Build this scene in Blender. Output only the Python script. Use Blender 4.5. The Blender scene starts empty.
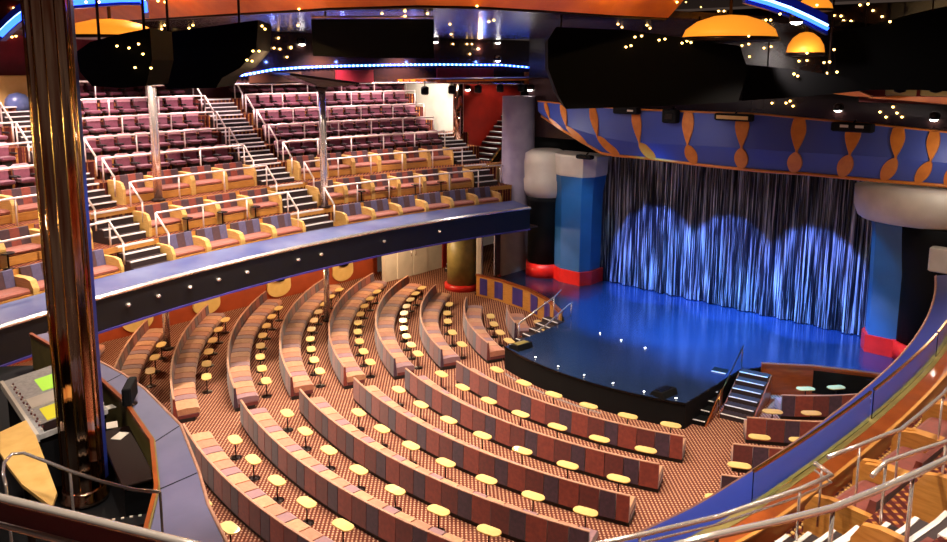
import bpy, math, random
from mathutils import Vector
random.seed(7)
COL = bpy.context.scene.collection
PI = math.pi
def R(d): return math.radians(d)
def sn(d): return math.sin(math.radians(d))
def cs(d): return math.cos(math.radians(d))
# ------------------------------------------------------------------ camera
CAM = Vector((-34.9405, -15.8806, 12.3390)); YAW = 0.740125; PIT = 0.15906; ROLL = 0.003557
FPX = 790.94; PCX = 473.5; PCY = 191.38
_f = Vector((math.cos(YAW)*math.cos(PIT), math.sin(YAW)*math.cos(PIT), -math.sin(PIT)))
_r = Vector((math.sin(YAW), -math.cos(YAW), 0)); _u = _r.cross(_f)
_r, _u = (_r*math.cos(ROLL)+_u*math.sin(ROLL), -_r*math.sin(ROLL)+_u*math.cos(ROLL))
def ray(px, py): return _f + _r*((px-PCX)/FPX) - _u*((py-PCY)/FPX)
def hz(px, py, z): d = ray(px, py); return CAM + d*((z-CAM.z)/d.z)
def hx(px, py, x): d = ray(px, py); return CAM + d*((x-CAM.x)/d.x)
def hy(px, py, y): d = ray(px, py); return CAM + d*((y-CAM.y)/d.y)
def hd(px, py, dist): d = ray(px, py); return CAM + d*dist          # dist along the optical axis
cd = bpy.data.cameras.new('camera'); cam = bpy.data.objects.new('camera', cd); COL.objects.link(cam)
from mathutils import Matrix
M3 = Matrix(((_r.x, _u.x, -_f.x), (_r.y, _u.y, -_f.y), (_r.z, _u.z, -_f.z)))
cam.matrix_world = Matrix.Translation(CAM) @ M3.to_4x4()
cd.sensor_width = 36.0; cd.lens = 36.0*FPX/947.0
cd.shift_y = -(271.0-PCY)/947.0; cd.clip_start = .1; cd.clip_end = 300
bpy.context.scene.camera = cam
# ------------------------------------------------------------------ materials
def lin(h):
    h = h.lstrip('#'); out = []
    for i in (0, 2, 4):
        c = int(h[i:i+2], 16)/255.0
        out.append(c/12.92 if c <= .04045 else ((c+.055)/1.055)**2.4)
    return (*out, 1.0)
def mat(name, col, rough=.5, metal=0., col2=None, scale=6., emit=0., coat=0., sheen=0., bump=0., stretch=None, spec=.5, alpha=1.):
    m = bpy.data.materials.new(name); m.use_nodes = True
    nt = m.node_tree; b = nt.nodes['Principled BSDF']
    c1 = lin(col)
    b.inputs['Base Color'].default_value = c1
    b.inputs['Roughness'].default_value = rough; b.inputs['Metallic'].default_value = metal
    b.inputs['Coat Weight'].default_value = coat; b.inputs['Sheen Weight'].default_value = sheen
    b.inputs['Specular IOR Level'].default_value = spec
    if col2 or bump:
        tc = nt.nodes.new('ShaderNodeTexCoord'); mp = nt.nodes.new('ShaderNodeMapping')
        nz = nt.nodes.new('ShaderNodeTexNoise'); nz.inputs['Scale'].default_value = scale; nz.inputs['Detail'].default_value = 4
        if stretch: mp.inputs['Scale'].default_value = stretch
        nt.links.new(tc.outputs['Object'], mp.inputs['Vector']); nt.links.new(mp.outputs['Vector'], nz.inputs['Vector'])
        if col2:
            rp = nt.nodes.new('ShaderNodeValToRGB'); rp.color_ramp.elements[0].position = .35; rp.color_ramp.elements[1].position = .65
            rp.color_ramp.elements[0].color = c1; rp.color_ramp.elements[1].color = lin(col2)
            nt.links.new(nz.outputs['Fac'], rp.inputs['Fac']); nt.links.new(rp.outputs['Color'], b.inputs['Base Color'])
        if bump:
            bp = nt.nodes.new('ShaderNodeBump'); bp.inputs['Strength'].default_value = bump; bp.inputs['Distance'].default_value = .02
            nt.links.new(nz.outputs['Fac'], bp.inputs['Height']); nt.links.new(bp.outputs['Normal'], b.inputs['Normal'])
    if emit:
        b.inputs['Emission Color'].default_value = c1; b.inputs['Emission Strength'].default_value = emit
    if alpha < 1: b.inputs['Alpha'].default_value = alpha
    return m
M = {}
def carpet(name, dark, tan, tan2, sc):
    m = bpy.data.materials.new(name); m.use_nodes = True; nt = m.node_tree; b = nt.nodes['Principled BSDF']
    N = nt.nodes.new; L = nt.links.new
    tc = N('ShaderNodeTexCoord'); mp = N('ShaderNodeMapping'); mp.inputs['Rotation'].default_value = (0, 0, R(-44))
    mp.inputs['Scale'].default_value = (sc, sc, sc); L(tc.outputs['Object'], mp.inputs['Vector'])
    sx = N('ShaderNodeSeparateXYZ'); L(mp.outputs['Vector'], sx.inputs[0])
    def band(out, th):
        f = N('ShaderNodeMath'); f.operation = 'FRACT'; L(out, f.inputs[0])
        g = N('ShaderNodeMath'); g.operation = 'LESS_THAN'; L(f.outputs[0], g.inputs[0]); g.inputs[1].default_value = th
        return g.outputs[0]
    a = band(sx.outputs['X'], .52); c = band(sx.outputs['Y'], .42)
    mx = N('ShaderNodeMath'); mx.operation = 'MULTIPLY'; L(a, mx.inputs[0]); L(c, mx.inputs[1])
    nz = N('ShaderNodeTexNoise'); nz.inputs['Scale'].default_value = 2.2; L(mp.outputs['Vector'], nz.inputs['Vector'])
    rp = N('ShaderNodeValToRGB'); rp.color_ramp.elements[0].color = lin(tan); rp.color_ramp.elements[1].color = lin(tan2)
    rp.color_ramp.elements[0].position = .4; rp.color_ramp.elements[1].position = .6; L(nz.outputs['Fac'], rp.inputs['Fac'])
    mid = N('ShaderNodeMixRGB'); L(c, mid.inputs[0]); mid.inputs[1].default_value = lin(dark)
    d2 = [x*1.9 for x in lin(dark)[:3]]+[1]; mid.inputs[2].default_value = d2
    fin = N('ShaderNodeMixRGB'); L(mx.outputs[0], fin.inputs[0]); L(mid.outputs[0], fin.inputs[1]); L(rp.outputs['Color'], fin.inputs[2])
    L(fin.outputs[0], b.inputs['Base Color']); b.inputs['Roughness'].default_value = .95
    b.inputs['Specular IOR Level'].default_value = .15
    return m
M['carpet'] = carpet('patterned carpet', '#62342a', '#caa284', '#b48c6c', 9.0)
M['carpet2'] = carpet('dotted balcony carpet', '#4a1f1c', '#b8803e', '#8a5028', 6.5)
M['red'] = mat('russet upholstery', '#8a3220', .8, col2='#78281a', scale=9, sheen=.3)
M['red2'] = mat('deep red upholstery', '#6a201a', .8, col2='#5c1a16', scale=9, sheen=.3)
M['purple'] = mat('plum upholstery', '#46243a', .8, col2='#381c30', scale=9, sheen=.3)
M['piping'] = mat('rose beige piping', '#b98a72', .6, col2='#a87660')
M['cush1'] = mat('copper seat fabric', '#c08a66', .75, col2='#b07a58', scale=9, sheen=.3)
M['cush2'] = mat('rust seat fabric', '#a86a50', .75, col2='#b4745a', scale=9, sheen=.3)
M['cush3'] = mat('mauve seat fabric', '#84606a', .75, col2='#8e6668', scale=9, sheen=.3)
M['plinth'] = mat('black plinth', '#140c0c', .6)
M['table'] = mat('cream laminate', '#dcbc7c', .35, col2='#d2ae6c', scale=4, coat=.3)
M['tedge'] = mat('gold table edge', '#b88e3c', .35, metal=.6)
M['darkmetal'] = mat('dark bronze', '#2a1c18', .35, metal=.8)
M['chrome'] = mat('polished chrome', '#efe4de', .22, metal=.75)
M['rail'] = mat('bright steel rail', '#f4e6e0', .3, metal=.35)
M['mirror'] = mat('copper mirror cladding', '#f4d2b4', .06, metal=1., col2='#a86244', bump=.5, scale=2.4, stretch=(4, 4, .22))  # pale and brown streaks paint highlights and reflections into the copper
M['brass'] = mat('brass trim', '#c99a52', .25, metal=1.)
M['black'] = mat('matt black', '#08080a', .7, spec=.2)
M['blackgloss'] = mat('gloss black', '#0a0a0d', .25)
M['stage'] = mat('glossy dark stage floor', '#1e2c4c', .17, col2='#1a2846', scale=.5, bump=.03)  # blue of the stage wash is put into the black floor's colour
M['void'] = mat('dull black cloth', '#040405', .9, spec=.1)
M['boothplum'] = mat('dark plum booth fabric', '#4a2a34', .7, col2='#3e222c', scale=9, sheen=.3)
M['oak'] = mat('honey oak', '#cc9048', .42, col2='#b87c38', scale=3, stretch=(1, 1, 8), coat=.15)
M['oakpale'] = mat('pale oak', '#d8ae66', .42, col2='#c89a52', scale=3, stretch=(1, 1, 8), coat=.15)
M['walnut'] = mat('orange brown veneer', '#9a4c1e', .3, col2='#86401a', scale=2.5, stretch=(1, 1, 6), coat=.3)
M['ledge'] = mat('blue grey ledge', '#303e74', .35, col2='#566288', scale=.6, coat=.1)
M['ledge2'] = mat('royal blue ledge', '#182a7c', .35, col2='#1e3084', scale=.8, coat=.2)
M['ledge3'] = mat('slate violet ledge', '#5a5a78', .4, col2='#666482', scale=1.2)
M['fascia'] = mat('black balcony fascia', '#050509', .5, col2='#08090f', scale=1.5)
M['terracotta'] = mat('terracotta wall', '#a8461f', .6, col2='#983c1a', scale=1.4)
M['cream'] = mat('cream panel', '#e8c27a', .5, col2='#dcb468', scale=2)
M['white'] = mat('warm white paint', '#dcd0c0', .5, col2='#d0c4b4', scale=1.5)
M['lav'] = mat('lavender grey paint', '#b0a4b8', .5, col2='#a094ac', scale=1.5)
M['redwall'] = mat('lacquer red wall', '#8e1c12', .4, col2='#7a1610', scale=1.2)
M['redbase'] = mat('red lacquer base', '#d62a22', .35, col2='#c4221c', scale=2)
M['bluepil'] = mat('teal blue lacquer', '#2c68a0', .4, col2='#286094', scale=1)
M['valance'] = mat('blue valance', '#2f46a0', .5, col2='#3a4a90', scale=.5)
M['spindle'] = mat('orange spindle', '#d07a24', .4, col2='#c06a1c', scale=3)
M['orange'] = mat('orange lacquer soffit', '#d8741c', .4, col2='#c05c14', scale=1.2)
M['ceil'] = mat('midnight ceiling', '#1e1218', .22, col2='#2e1a16', scale=.6)
M['brownceil'] = mat('brown ceiling', '#4a2a1e', .4, col2='#3a2018', scale=.7)
M['chair'] = mat('plum theatre fabric', '#743048', .75, col2='#64283c', scale=9, sheen=.4)
M['chairtop'] = mat('dusty rose headroll', '#b8848c', .7, col2='#a87680', scale=9, sheen=.4)
M['boothred'] = mat('brick booth fabric', '#8a3828', .7, col2='#78301f', scale=9, sheen=.3)
M['boothblue'] = mat('slate booth fabric', '#4a4468', .7, col2='#564e74', scale=9, sheen=.3)
M['boothdark'] = mat('dark red booth fabric', '#7c2c20', .7, col2='#6c241a', scale=9, sheen=.3)
M['boothcush'] = mat('salmon booth cushion', '#8e4632', .65, col2='#7e3c2a', scale=9, sheen=.3)
M['riser'] = mat('dark stair riser', '#2a1a1c', .7)
M['nosing'] = mat('white stair nosing', '#e4dcdc', .4)
M['grey'] = mat('console grey', '#b4b0ac', .4, col2='#9c9894', scale=14)
M['olive'] = mat('olive panel', '#84743e', .5, col2='#746636', scale=3)
M['maroon'] = mat('maroon panel', '#7a1a28', .35, col2='#6c1622', scale=2)
M['bulb'] = mat('amber bulb', '#ffc870', emit=9)
M['wbulb'] = mat('white lamp lens', '#fff4e0', emit=30)
M['bled'] = mat('blue led', '#2450ff', emit=7)
M['wled'] = mat('ice white led', '#86aaff', emit=8)
M['screeng'] = mat('green screen', '#9cc840', emit=.9)
M['screeno'] = mat('yellow screen', '#d0c030', emit=.7)
M['tile'] = mat('violet blue panel', '#3a3480', .3, col2='#4a3a90', scale=1)
M['dome'] = mat('amber dome uplight glow', '#ff9a2a', emit=.9)  # emission stands in for lamplight falling on the orange domes
def glass():
    m = bpy.data.materials.new('clear rail glass'); m.use_nodes = True; b = m.node_tree.nodes['Principled BSDF']
    b.inputs['Base Color'].default_value = (.75, .9, .82, 1); b.inputs['Roughness'].default_value = .02
    b.inputs['Transmission Weight'].default_value = 1.; b.inputs['IOR'].default_value = 1.1
    return m
M['glass'] = glass()
def curtain_mat():
    m = bpy.data.materials.new('slashed foil curtain'); m.use_nodes = True; nt = m.node_tree; b = nt.nodes['Principled BSDF']
    N = nt.nodes.new; L = nt.links.new
    tc = N('ShaderNodeTexCoord'); mp = N('ShaderNodeMapping'); mp.inputs['Scale'].default_value = (6.5, 6.5, .13)
    L(tc.outputs['Object'], mp.inputs['Vector'])
    nz = N('ShaderNodeTexNoise'); nz.inputs['Scale'].default_value = 2.4; nz.inputs['Detail'].default_value = 6; L(mp.outputs['Vector'], nz.inputs['Vector'])
    rp = N('ShaderNodeValToRGB'); e = rp.color_ramp.elements; e[0].position = .5; e[0].color = (.006, .006, .01, 1); e[1].position = .74; e[1].color = (.8, .78, .85, 1)
    L(nz.outputs['Fac'], rp.inputs['Fac']); L(rp.outputs['Color'], b.inputs['Base Color'])
    b.inputs['Metallic'].default_value = .3; b.inputs['Roughness'].default_value = .35
    bp = N('ShaderNodeBump'); bp.inputs['Strength'].default_value = .6; bp.inputs['Distance'].default_value = .05
    L(nz.outputs['Fac'], bp.inputs['Height']); L(bp.outputs['Normal'], b.inputs['Normal'])
    return m
M['curtain'] = curtain_mat()
# ------------------------------------------------------------------ mesh builder
class MB:
    def __init__(s): s.v = []; s.f = []; s.mi = []; s.sm = []
    def face(s, idx, mi=0, sm=False): s.f.append(idx); s.mi.append(mi); s.sm.append(sm)
    def box(s, c, sz, rz=0., mi=0):
        x, y, z = sz[0]/2, sz[1]/2, sz[2]/2; ca, sa = math.cos(rz), math.sin(rz); o = len(s.v)
        for dx, dy, dz in ((-x,-y,-z),(x,-y,-z),(x,y,-z),(-x,y,-z),(-x,-y,z),(x,-y,z),(x,y,z),(-x,y,z)):
            s.v.append((c[0]+dx*ca-dy*sa, c[1]+dx*sa+dy*ca, c[2]+dz))
        for q in ((3,2,1,0),(4,5,6,7),(0,1,5,4),(1,2,6,5),(2,3,7,6),(3,0,4,7)): s.face([o+i for i in q], mi)
        return s
    def rbox(s, c, sz, rz=0., b=.03, mi=0):
        # bevelled box: top and bottom loops inset
        x, y, z = sz[0]/2, sz[1]/2, sz[2]/2; ca, sa = math.cos(rz), math.sin(rz); b = min(b, x*.9, y*.9, z*.9)
        loops = []
        for zz, ins in ((-z, b), (-z+b, 0), (z-b, 0), (z-b*.3, b*.3), (z, b)):
            pts = []
            xx, yy = x-ins, y-ins; k = b
            for px, py in ((-xx+k,-yy),(xx-k,-yy),(xx,-yy+k),(xx,yy-k),(xx-k,yy),(-xx+k,yy),(-xx,yy-k),(-xx,-yy+k)):
                pts.append((c[0]+px*ca-py*sa, c[1]+px*sa+py*ca, c[2]+zz))
            loops.append(pts)
        s.loft(loops, mi); return s
    def loft(s, loops, mi=0, cap=True, closed=True, sm=False):
        n = len(loops[0]); o = len(s.v)
        for l in loops: s.v.extend([tuple(p) for p in l])
        for i in range(len(loops)-1):
            for j in range(n if closed else n-1):
                a = o+i*n+j; b = o+i*n+(j+1) % n
                s.face([a, b, b+n, a+n], mi, sm)
        if cap:
            s.face([o+j for j in reversed(range(n))], mi); s.face([o+(len(loops)-1)*n+j for j in range(n)], mi)
        return s
    def prism(s, poly, z0, z1, mi=0): return s.loft([[(x, y, z0) for x, y in poly], [(x, y, z1) for x, y in poly]], mi)
    def tube(s, pts, r, n=8, mi=0, cap=True):
        pts = [Vector(p) for p in pts]; loops = []
        up = Vector((0, 0, 1)); prev = None
        for i, p in enumerate(pts):
            a = pts[max(i-1, 0)]; b = pts[min(i+1, len(pts)-1)]; t = (b-a)
            if t.length < 1e-9: t = Vector((0, 0, 1))
            t.normalize()
            if prev is None:
                q = up if abs(t.z) < .9 else Vector((1, 0, 0))
                e = t.cross(q).normalized()
            else:
                e = (prev - t*prev.dot(t))
                e = e.normalized() if e.length > 1e-6 else t.orthogonal().normalized()
            prev = e; g = t.cross(e); rr = r[i] if isinstance(r, (list, tuple)) else r
            loops.append([p+e*(rr*math.cos(2*PI*k/n))+g*(rr*math.sin(2*PI*k/n)) for k in range(n)])
        return s.loft(loops, mi, cap, True, True)
    def lathe(s, prof, c=(0, 0, 0), n=20, mi=0, sm=True, sx=1., sy=1., cap=True):
        loops = [[(c[0]+r*sx*math.cos(2*PI*k/n), c[1]+r*sy*math.sin(2*PI*k/n), c[2]+z) for k in range(n)] for r, z in prof]
        return s.loft(loops, mi, cap, True, sm)
    def sweep(s, prof, a0, a1, n, fn, mi=0, cap=True):
        # prof [(r,z)] closed; fn(r, a, z) -> point
        loops = [[fn(r, a0+(a1-a0)*i/n, z) for r, z in prof] for i in range(n+1)]
        return s.loft(loops, mi, cap)
    def build(s, name, mats, parent=None, kind=None, loc=None):
        me = bpy.data.meshes.new(name); me.from_pydata([tuple(v) for v in s.v], [], s.f)
        if not isinstance(mats, (list, tuple)): mats = [mats]
        for m in mats: me.materials.append(m)
        me.polygons.foreach_set('material_index', s.mi); me.polygons.foreach_set('use_smooth', s.sm)
        import bmesh
        bm = bmesh.new(); bm.from_mesh(me); bmesh.ops.recalc_face_normals(bm, faces=bm.faces); bm.to_mesh(me); bm.free()
        o = bpy.data.objects.new(name, me); COL.objects.link(o)
        if parent: o.parent = parent
        if kind: o['kind'] = kind
        if loc: o.location = loc
        return o
def tag(o, label, cat, group=None):
    o['label'] = label; o['category'] = cat
    if group: o['group'] = group
    return o
def thing(name, label, cat, loc=(0, 0, 0), rz=0., group=None):
    o = bpy.data.objects.new(name, None); COL.objects.link(o); o.empty_display_size = .2
    o.location = loc; o.rotation_euler = (0, 0, rz); return tag(o, label, cat, group)
def kids(o): return [c for c in bpy.data.objects if c.parent == o]
def proto_parts(o):
    return [(c, kids(c)) for c in kids(o)]
def dup(root, parts, loc, rz, label):
    r = root.copy(); COL.objects.link(r); r.location = loc; r.rotation_euler = (0, 0, rz); r['label'] = label
    for ch, gs in parts:
        c = ch.copy(); COL.objects.link(c); c.parent = r
        for g in gs:
            d = g.copy(); COL.objects.link(d); d.parent = c
    return r
def struct(name, mb, m): return mb.build(name, m, None, 'structure')
def O(k):
    return ['', 'first', 'second', 'third', 'fourth', 'fifth', 'sixth', 'seventh', 'eighth', 'ninth', 'tenth', 'eleventh', 'twelfth', 'thirteenth', 'fourteenth', 'fifteenth', 'sixteenth', 'seventeenth', 'eighteenth', 'nineteenth', 'twentieth'][k] if k <= 20 else '%dth' % k if k % 10 not in (1, 2, 3) else '%d%s' % (k, {1: 'st', 2: 'nd', 3: 'rd'}[k % 10])
def pol(r, a, z): return (r*cs(a), r*sn(a), z)
SZ = .95     # stage height
# ------------------------------------------------------------------ floor, walls
mb = MB(); mb.prism([(-46, -19.5), (9, -19.5), (9, 19.5), (-46, 19.5)], -.12, 0); struct('floor', mb, M['carpet'])
# lower walls under the far balcony
mb = MB(); mb.box((-20, 19.35, 1.9), (30, .3, 3.8)); struct('wall_left', mb, M['terracotta'])
mb = MB(); mb.box((8.85, 3, 6), (.3, 33, 12.4)); struct('wall_front', mb, M['black'])
mb = MB(); mb.box((-40, 0, 2.0), (.3, 38, 4.0)); struct('wall_back', mb, M['terracotta'])
# ------------------------------------------------------------------ sofas
SEQ = [('red', 'cush1', .62), ('red2', 'cush2', .58), ('purple', 'cush3', .46)]
def sofa(name_label, Rr, a0, a1, group, seg0=0):
    t = thing('curved_sofa', name_label, 'sofa', (0, 0, 0), 0, group)
    n = max(6, int(abs(a1-a0)/2.0))
    mb = MB(); mb.sweep([(Rr-.66, .0), (Rr+.02, .0), (Rr+.02, .14), (Rr-.66, .14)], a0, a1, n, pol); mb.build('plinth', M['plinth'], t)
    mb = MB(); mb.sweep([(Rr-.79, .14), (Rr-.1, .14), (Rr-.1, .26), (Rr-.79, .26)], a0, a1, n, pol); mb.build('seat_base', M['red2'], t)
    mb = MB(); mb.sweep([(Rr-.035, .885), (Rr+.035, .885), (Rr+.035, .91), (Rr, .92), (Rr-.035, .91)], a0, a1, n, pol); mb.build('piping', M['piping'], t)
    a = a0; k = seg0
    while a < a1-1e-6:
        mk, ck, w = SEQ[k % 3]; b = min(a1, a+math.degrees(w/Rr))
        if a1-b < .6: b = a1
        m2 = 2
        mb = MB(); mb.sweep([(Rr-.09, .14), (Rr+.06, .14), (Rr+.035, .885), (Rr-.035, .885)], a+.04, b-.04, m2, pol); mb.build('back_panel', M[mk], t)
        g = .06
        mb = MB(); mb.sweep([(Rr-.84, .28), (Rr-.1, .26), (Rr-.08, .47), (Rr-.4, .5), (Rr-.75, .48), (Rr-.83, .43)], a+g, b-g, m2, pol); mb.build('seat_cushion', M[ck], t)
        a = b; k += 1
    return t
RR = lambda k: 12.269+2.056*k
blk = {'N': 'middle block', 'F': 'far block', 'R': 'right block'}
NSOFA = {1: (161.9, 200.9), 2: (160.9, 199.4), 3: (160.8, 198.1), 4: (161.0, 196.6), 5: (160.9, 195.0), 6: (163.2, 193.0)}
FSOFA = {-1: (131, 146), 0: (125, 156.5), 1: (117, 156.2), 2: (112.5, 156.8), 3: (113, 157.2), 4: (117.5, 157.6), 5: (126, 158.0), 6: (132, 158.3), 7: (137, 154.5), 8: (141, 150.5)}
RSOFA = {-1: (217, 233), 0: (209.2, 223), 1: (206.8, 219), 2: (205.4, 214), 3: (204.5, 209.5)}
for k, (a0, a1) in NSOFA.items():
    sofa('long curved striped sofa, %s row from the stage in the block nearest the camera' % O(k), RR(k), a0, a1, 'curved sofas on the main floor', k)
for k, (a0, a1) in FSOFA.items():
    sofa('curved copper seated sofa under the far balcony, %s row from the stage' % O(k+2), RR(k), a0, a1, 'curved sofas on the main floor', k+2)
for k, (a0, a1) in RSOFA.items():
    sofa('short dark red sofa right of the stage stairs, %s row from the stage' % O(k+2), RR(k), a0, a1, 'curved sofas on the main floor', k)
# ------------------------------------------------------------------ cocktail tables
def make_table():
    t = thing('cocktail_table', 'x', 'table', (0, 0, 0), 0, 'small cream cocktail tables on the main floor')
    def oval(l, w, z0, z1):
        pts = []
        for k in range(20):
            th = 2*PI*k/20; pts.append(((l/2-w/2)*(1 if math.cos(th) > 0 else -1)*(abs(math.cos(th)) > 1e-6)+w/2*math.cos(th), w/2*math.sin(th)))
        return MB().loft([[(x*.97, y*.97, z0) for x, y in pts], [(x, y, z0+.01) for x, y in pts], [(x, y, z1-.008) for x, y in pts], [(x*.985, y*.985, z1) for x, y in pts]])
    top = oval(.68, .36, .6, .635).build('table_top', M['table'], t)
    e = oval(.695, .375, .604, .624).build('edge_band', M['tedge'], top)
    MB().lathe([(.03, .03), (.022, .08), (.022, .52), (.05, .585), (.06, .6)], n=10).build('stem', M['darkmetal'], t)
    MB().lathe([(.19, 0), (.19, .015), (.13, .03), (.03, .045)], n=18).build('foot', M['darkmetal'], t)
    return t
tproto = make_table(); tparts = proto_parts(tproto); tfirst = [True]
def table(Rr, a, label):
    loc = pol(Rr, a, 0); rz = R(a)+PI/2
    if tfirst[0]:
        tfirst[0] = False; tproto.location = loc; tproto.rotation_euler = (0, 0, rz); tproto['label'] = label; return
    dup(tproto, tparts, loc, rz, label)
def lsp(a, b, n): return [a+(b-a)*i/(n-1) for i in range(n)]
NT = {1: [165.9]+lsp(173.0, 198.5, 5), 2: lsp(162.9, 197.0, 7), 3: lsp(164.6, 196.0, 7), 4: lsp(167.6, 195.1, 7), 5: lsp(164.0, 190.0, 7), 6: lsp(166.5, 181.9, 5), 7: [173.6, 177.2]}
FT = {-1: [149.7, 142], 0: [153.4, 147.5, 141.5, 135.5], 1: [152.1, 145.2, 138.4, 133.0, 127], 2: lsp(153.8, 116.5, 10), 3: lsp(154.5, 121, 9), 4: lsp(155.1, 121.2, 10), 5: lsp(155.6, 131, 8), 6: lsp(152.5, 135.5, 6), 7: lsp(149.5, 142.8, 3)}
RT = {-1: [224.9, 232.5], 0: [214.3, 221.0], 1: [210.6, 216.0], 2: [207.4, 212.8], 3: [205.1]}
for k, l in NT.items():
    for i, a in enumerate(l): table(RR(k)-1.25, a, 'small oval cream table, %s from the centre aisle before the %s middle-block sofa' % (O(i+1), O(k)))
for k, l in FT.items():
    for i, a in enumerate(l): table(RR(k)-1.25, a, 'small oval cream table, %s from the centre aisle before the %s far-block sofa' % (O(i+1), O(k+2)))
for k, l in RT.items():
    for i, a in enumerate(l): table(RR(k)-1.25, a, 'small oval cream table, %s from the side aisle before the %s right-block sofa' % (O(i+1), O(k+2)))
# ------------------------------------------------------------------ stage
SR = 11.9
pts = [pol(SR, a, 0)[:2] for a in lsp(160.2, 199.8, 30)]
poly = pts + [(-7.0, -4.1), (-5.6, -5.0), (-4.7, -7.9), (-4.05, -11.2), (8.6, -11.2), (8.6, 11.2), (-4.05, 11.2), (-4.5, 8.1), (-5.3, 6.2), (-6.4, 4.6), (-7.0, 4.1)]
t = thing('stage', 'glossy black thrust stage lit blue in front of the curtain', 'stage')
MB().prism(poly, 0, SZ-.04).build('stage_body', M['black'], t)
c = (-3., 0)
MB().prism([(x+(c[0]-x)*.002, y+(c[1]-y)*.002) for x, y in poly], SZ-.04, SZ).build('stage_floor', M['stage'], t)
mb = MB(); mb.sweep([(SR+.0, SZ-.06), (SR+.04, SZ-.06), (SR+.04, SZ+.005), (SR, SZ+.005)], 160.2, 199.8, 30, pol); mb.build('edge_trim', M['blackgloss'], t)
mb = MB(); mb.sweep([(SR+.3, 0), (SR+.36, 0), (SR+.36, .06), (SR+.3, .06)], 163, 186, 20, pol); tag(mb.build('floor_strip', M['chrome']), 'thin chrome strip on the carpet along the front of the stage', 'strip')
# stage edge footlights
fl = [(514, 349), (535.5, 358), (558, 367), (584, 376), (613, 384), (644, 392.5), (600, 334), (621, 341), (645, 348.5), (676, 399)]
fp = None
for i, (px, py) in enumerate(fl):
    p = hz(px, py, SZ); p.z = SZ
    front = i < 6 or i == 9
    lab = ('%s tiny white footlight from the left along the stage front edge' % O(i+1 if i < 6 else 7)) if front else '%s tiny white marker light on the stage floor behind the footlights' % O(i-5)
    o = thing('footlight', lab, 'light', p, 0, 'footlights on the stage')
    MB().lathe([(.05, 0), (.05, .02), (.035, .03)], n=12).build('housing', M['darkmetal'], o)
    MB().lathe([(.03, .028), (.02, .045), (.005, .048)], n=12).build('lens', M['wbulb'], o)
# black monitor wedges on the stage lip
for (px, py, lab) in ((521, 343, 'small olive topped monitor box at the left end of the stage lip'), (664, 389, 'black monitor wedge on the stage edge near the right corner')):
    p = hz(px, py, SZ+.2); p.z = SZ
    o = thing('stage_monitor', lab, 'speaker', p, R(-8))
    MB().loft([[(-.4, -.3, 0), (.4, -.3, 0), (.4, .3, 0), (-.4, .3, 0)], [(-.4, -.22, .22), (.4, -.22, .22), (.4, .22, .16), (-.4, .22, .16)]]).build('cabinet', M['black'], o)
    MB().box((0, 0, .215), (.6, .3, .02)).build('grille', M['olive'] if px < 600 else M['blackgloss'], o)
# curtain
mb = MB(); ny = 440; rows = [SZ+.02, 2.5, 4.5, 6.4, 8.0]
loops = []
for z in rows:
    l = []
    for i in range(ny+1):
        y = 6.95-13.9*i/ny
        fl_ = .5+.5*math.sin(y*1.3+.7)
        x = .05+.11*math.sin(y*7.0+.9*math.sin(y*2.1))+.035*math.sin(y*31.+z*.3)+.05*fl_*(1 if z > 1 else 1.3)
        if z < 1: x += random.uniform(-.07, .05)
        l.append((x, y, z+(random.uniform(0, .05) if z < 1 else 0)))
    loops.append(l)
mb.loft(loops, 0, False, False, False)
o = mb.build('stage_curtain', M['curtain']); tag(o, 'black foil strip stage curtain washed with blue light', 'curtain')
sl = o.modifiers.new('th', 'SOLIDIFY'); sl.thickness = .02
# ------------------------------------------------------------------ stage stairs
def steps(name, label, p0, p1, width, n, z0, z1, side_mat, nos=True, group=None, cat='stairs', tread=.3):
    # p0 bottom centre, p1 top centre (xy)
    d = Vector((p1[0]-p0[0], p1[1]-p0[1])); L = d.length; d.normalize(); ang = math.atan2(d.y, d.x)
    t = thing(name, label, cat, (p0[0], p0[1], z0), ang, group)
    for i in range(n):
        h = (z1-z0)*(i+1)/n; x0 = L*i/n; x1 = L*(i+1)/n
        s = MB().box(((x0+x1)/2, 0, h-(z1-z0)/n*.5), (x1-x0-.004, width, (z1-z0)/n-.004)).build('step', M[side_mat], t)
        if nos: MB().box((x0+.03, 0, h+.004), (.06, width*.96, .02)).build('nosing', M['nosing'], s)
    # solid stringers
    for sgn in (-1, 1):
        MB().loft([[(0, sgn*(width/2+.0), 0), (L, sgn*(width/2), 0), (L, sgn*(width/2), (z1-z0)-.03), (0, sgn*(width/2), .02)],
                   [(0, sgn*(width/2+.05), 0), (L, sgn*(width/2+.05), 0), (L, sgn*(width/2+.05), (z1-z0)-.03), (0, sgn*(width/2+.05), .02)]]).build('stringer', M['walnut'], t)
    return t
steps('stage_stairs', 'carpeted stairs with white dotted nosings up to the stage on the right', (-9.45, -5.05), (-6.75, -4.62), 1.05, 6, 0, SZ, 'riser')
steps('stage_stairs', 'narrow black side steps against the right flank of the stage', (-10.6, -4.2), (-7.4, -3.55), .55, 6, 0, SZ+.02, 'black')
steps('stage_stairs', 'far side stage stairs with chrome rails beside the wood panelled deck wall', (-9.3, 5.0), (-6.9, 4.62), 1.0, 6, 0, SZ, 'riser')
def rail(name, label, pts, posts, r=.025, cat='handrail', group=None, m='chrome'):
    t = thing(name, label, cat, (0, 0, 0), 0, group)
    MB().tube(pts, r).build('top_rail', M[m], t)
    for a, b in posts: MB().tube([a, b], r*.8).build('post', M[m], t)
    return t
rail('handrail', 'brass handrail beside the right stage stairs', [(-9.9, -4.45, .35), (-9.6, -4.5, .8), (-6.6, -4.0, 1.75)], [((-9.6, -4.5, 0), (-9.6, -4.5, .8)), ((-6.7, -4.02, SZ), (-6.7, -4.02, 1.72))], m='brass')
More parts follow.
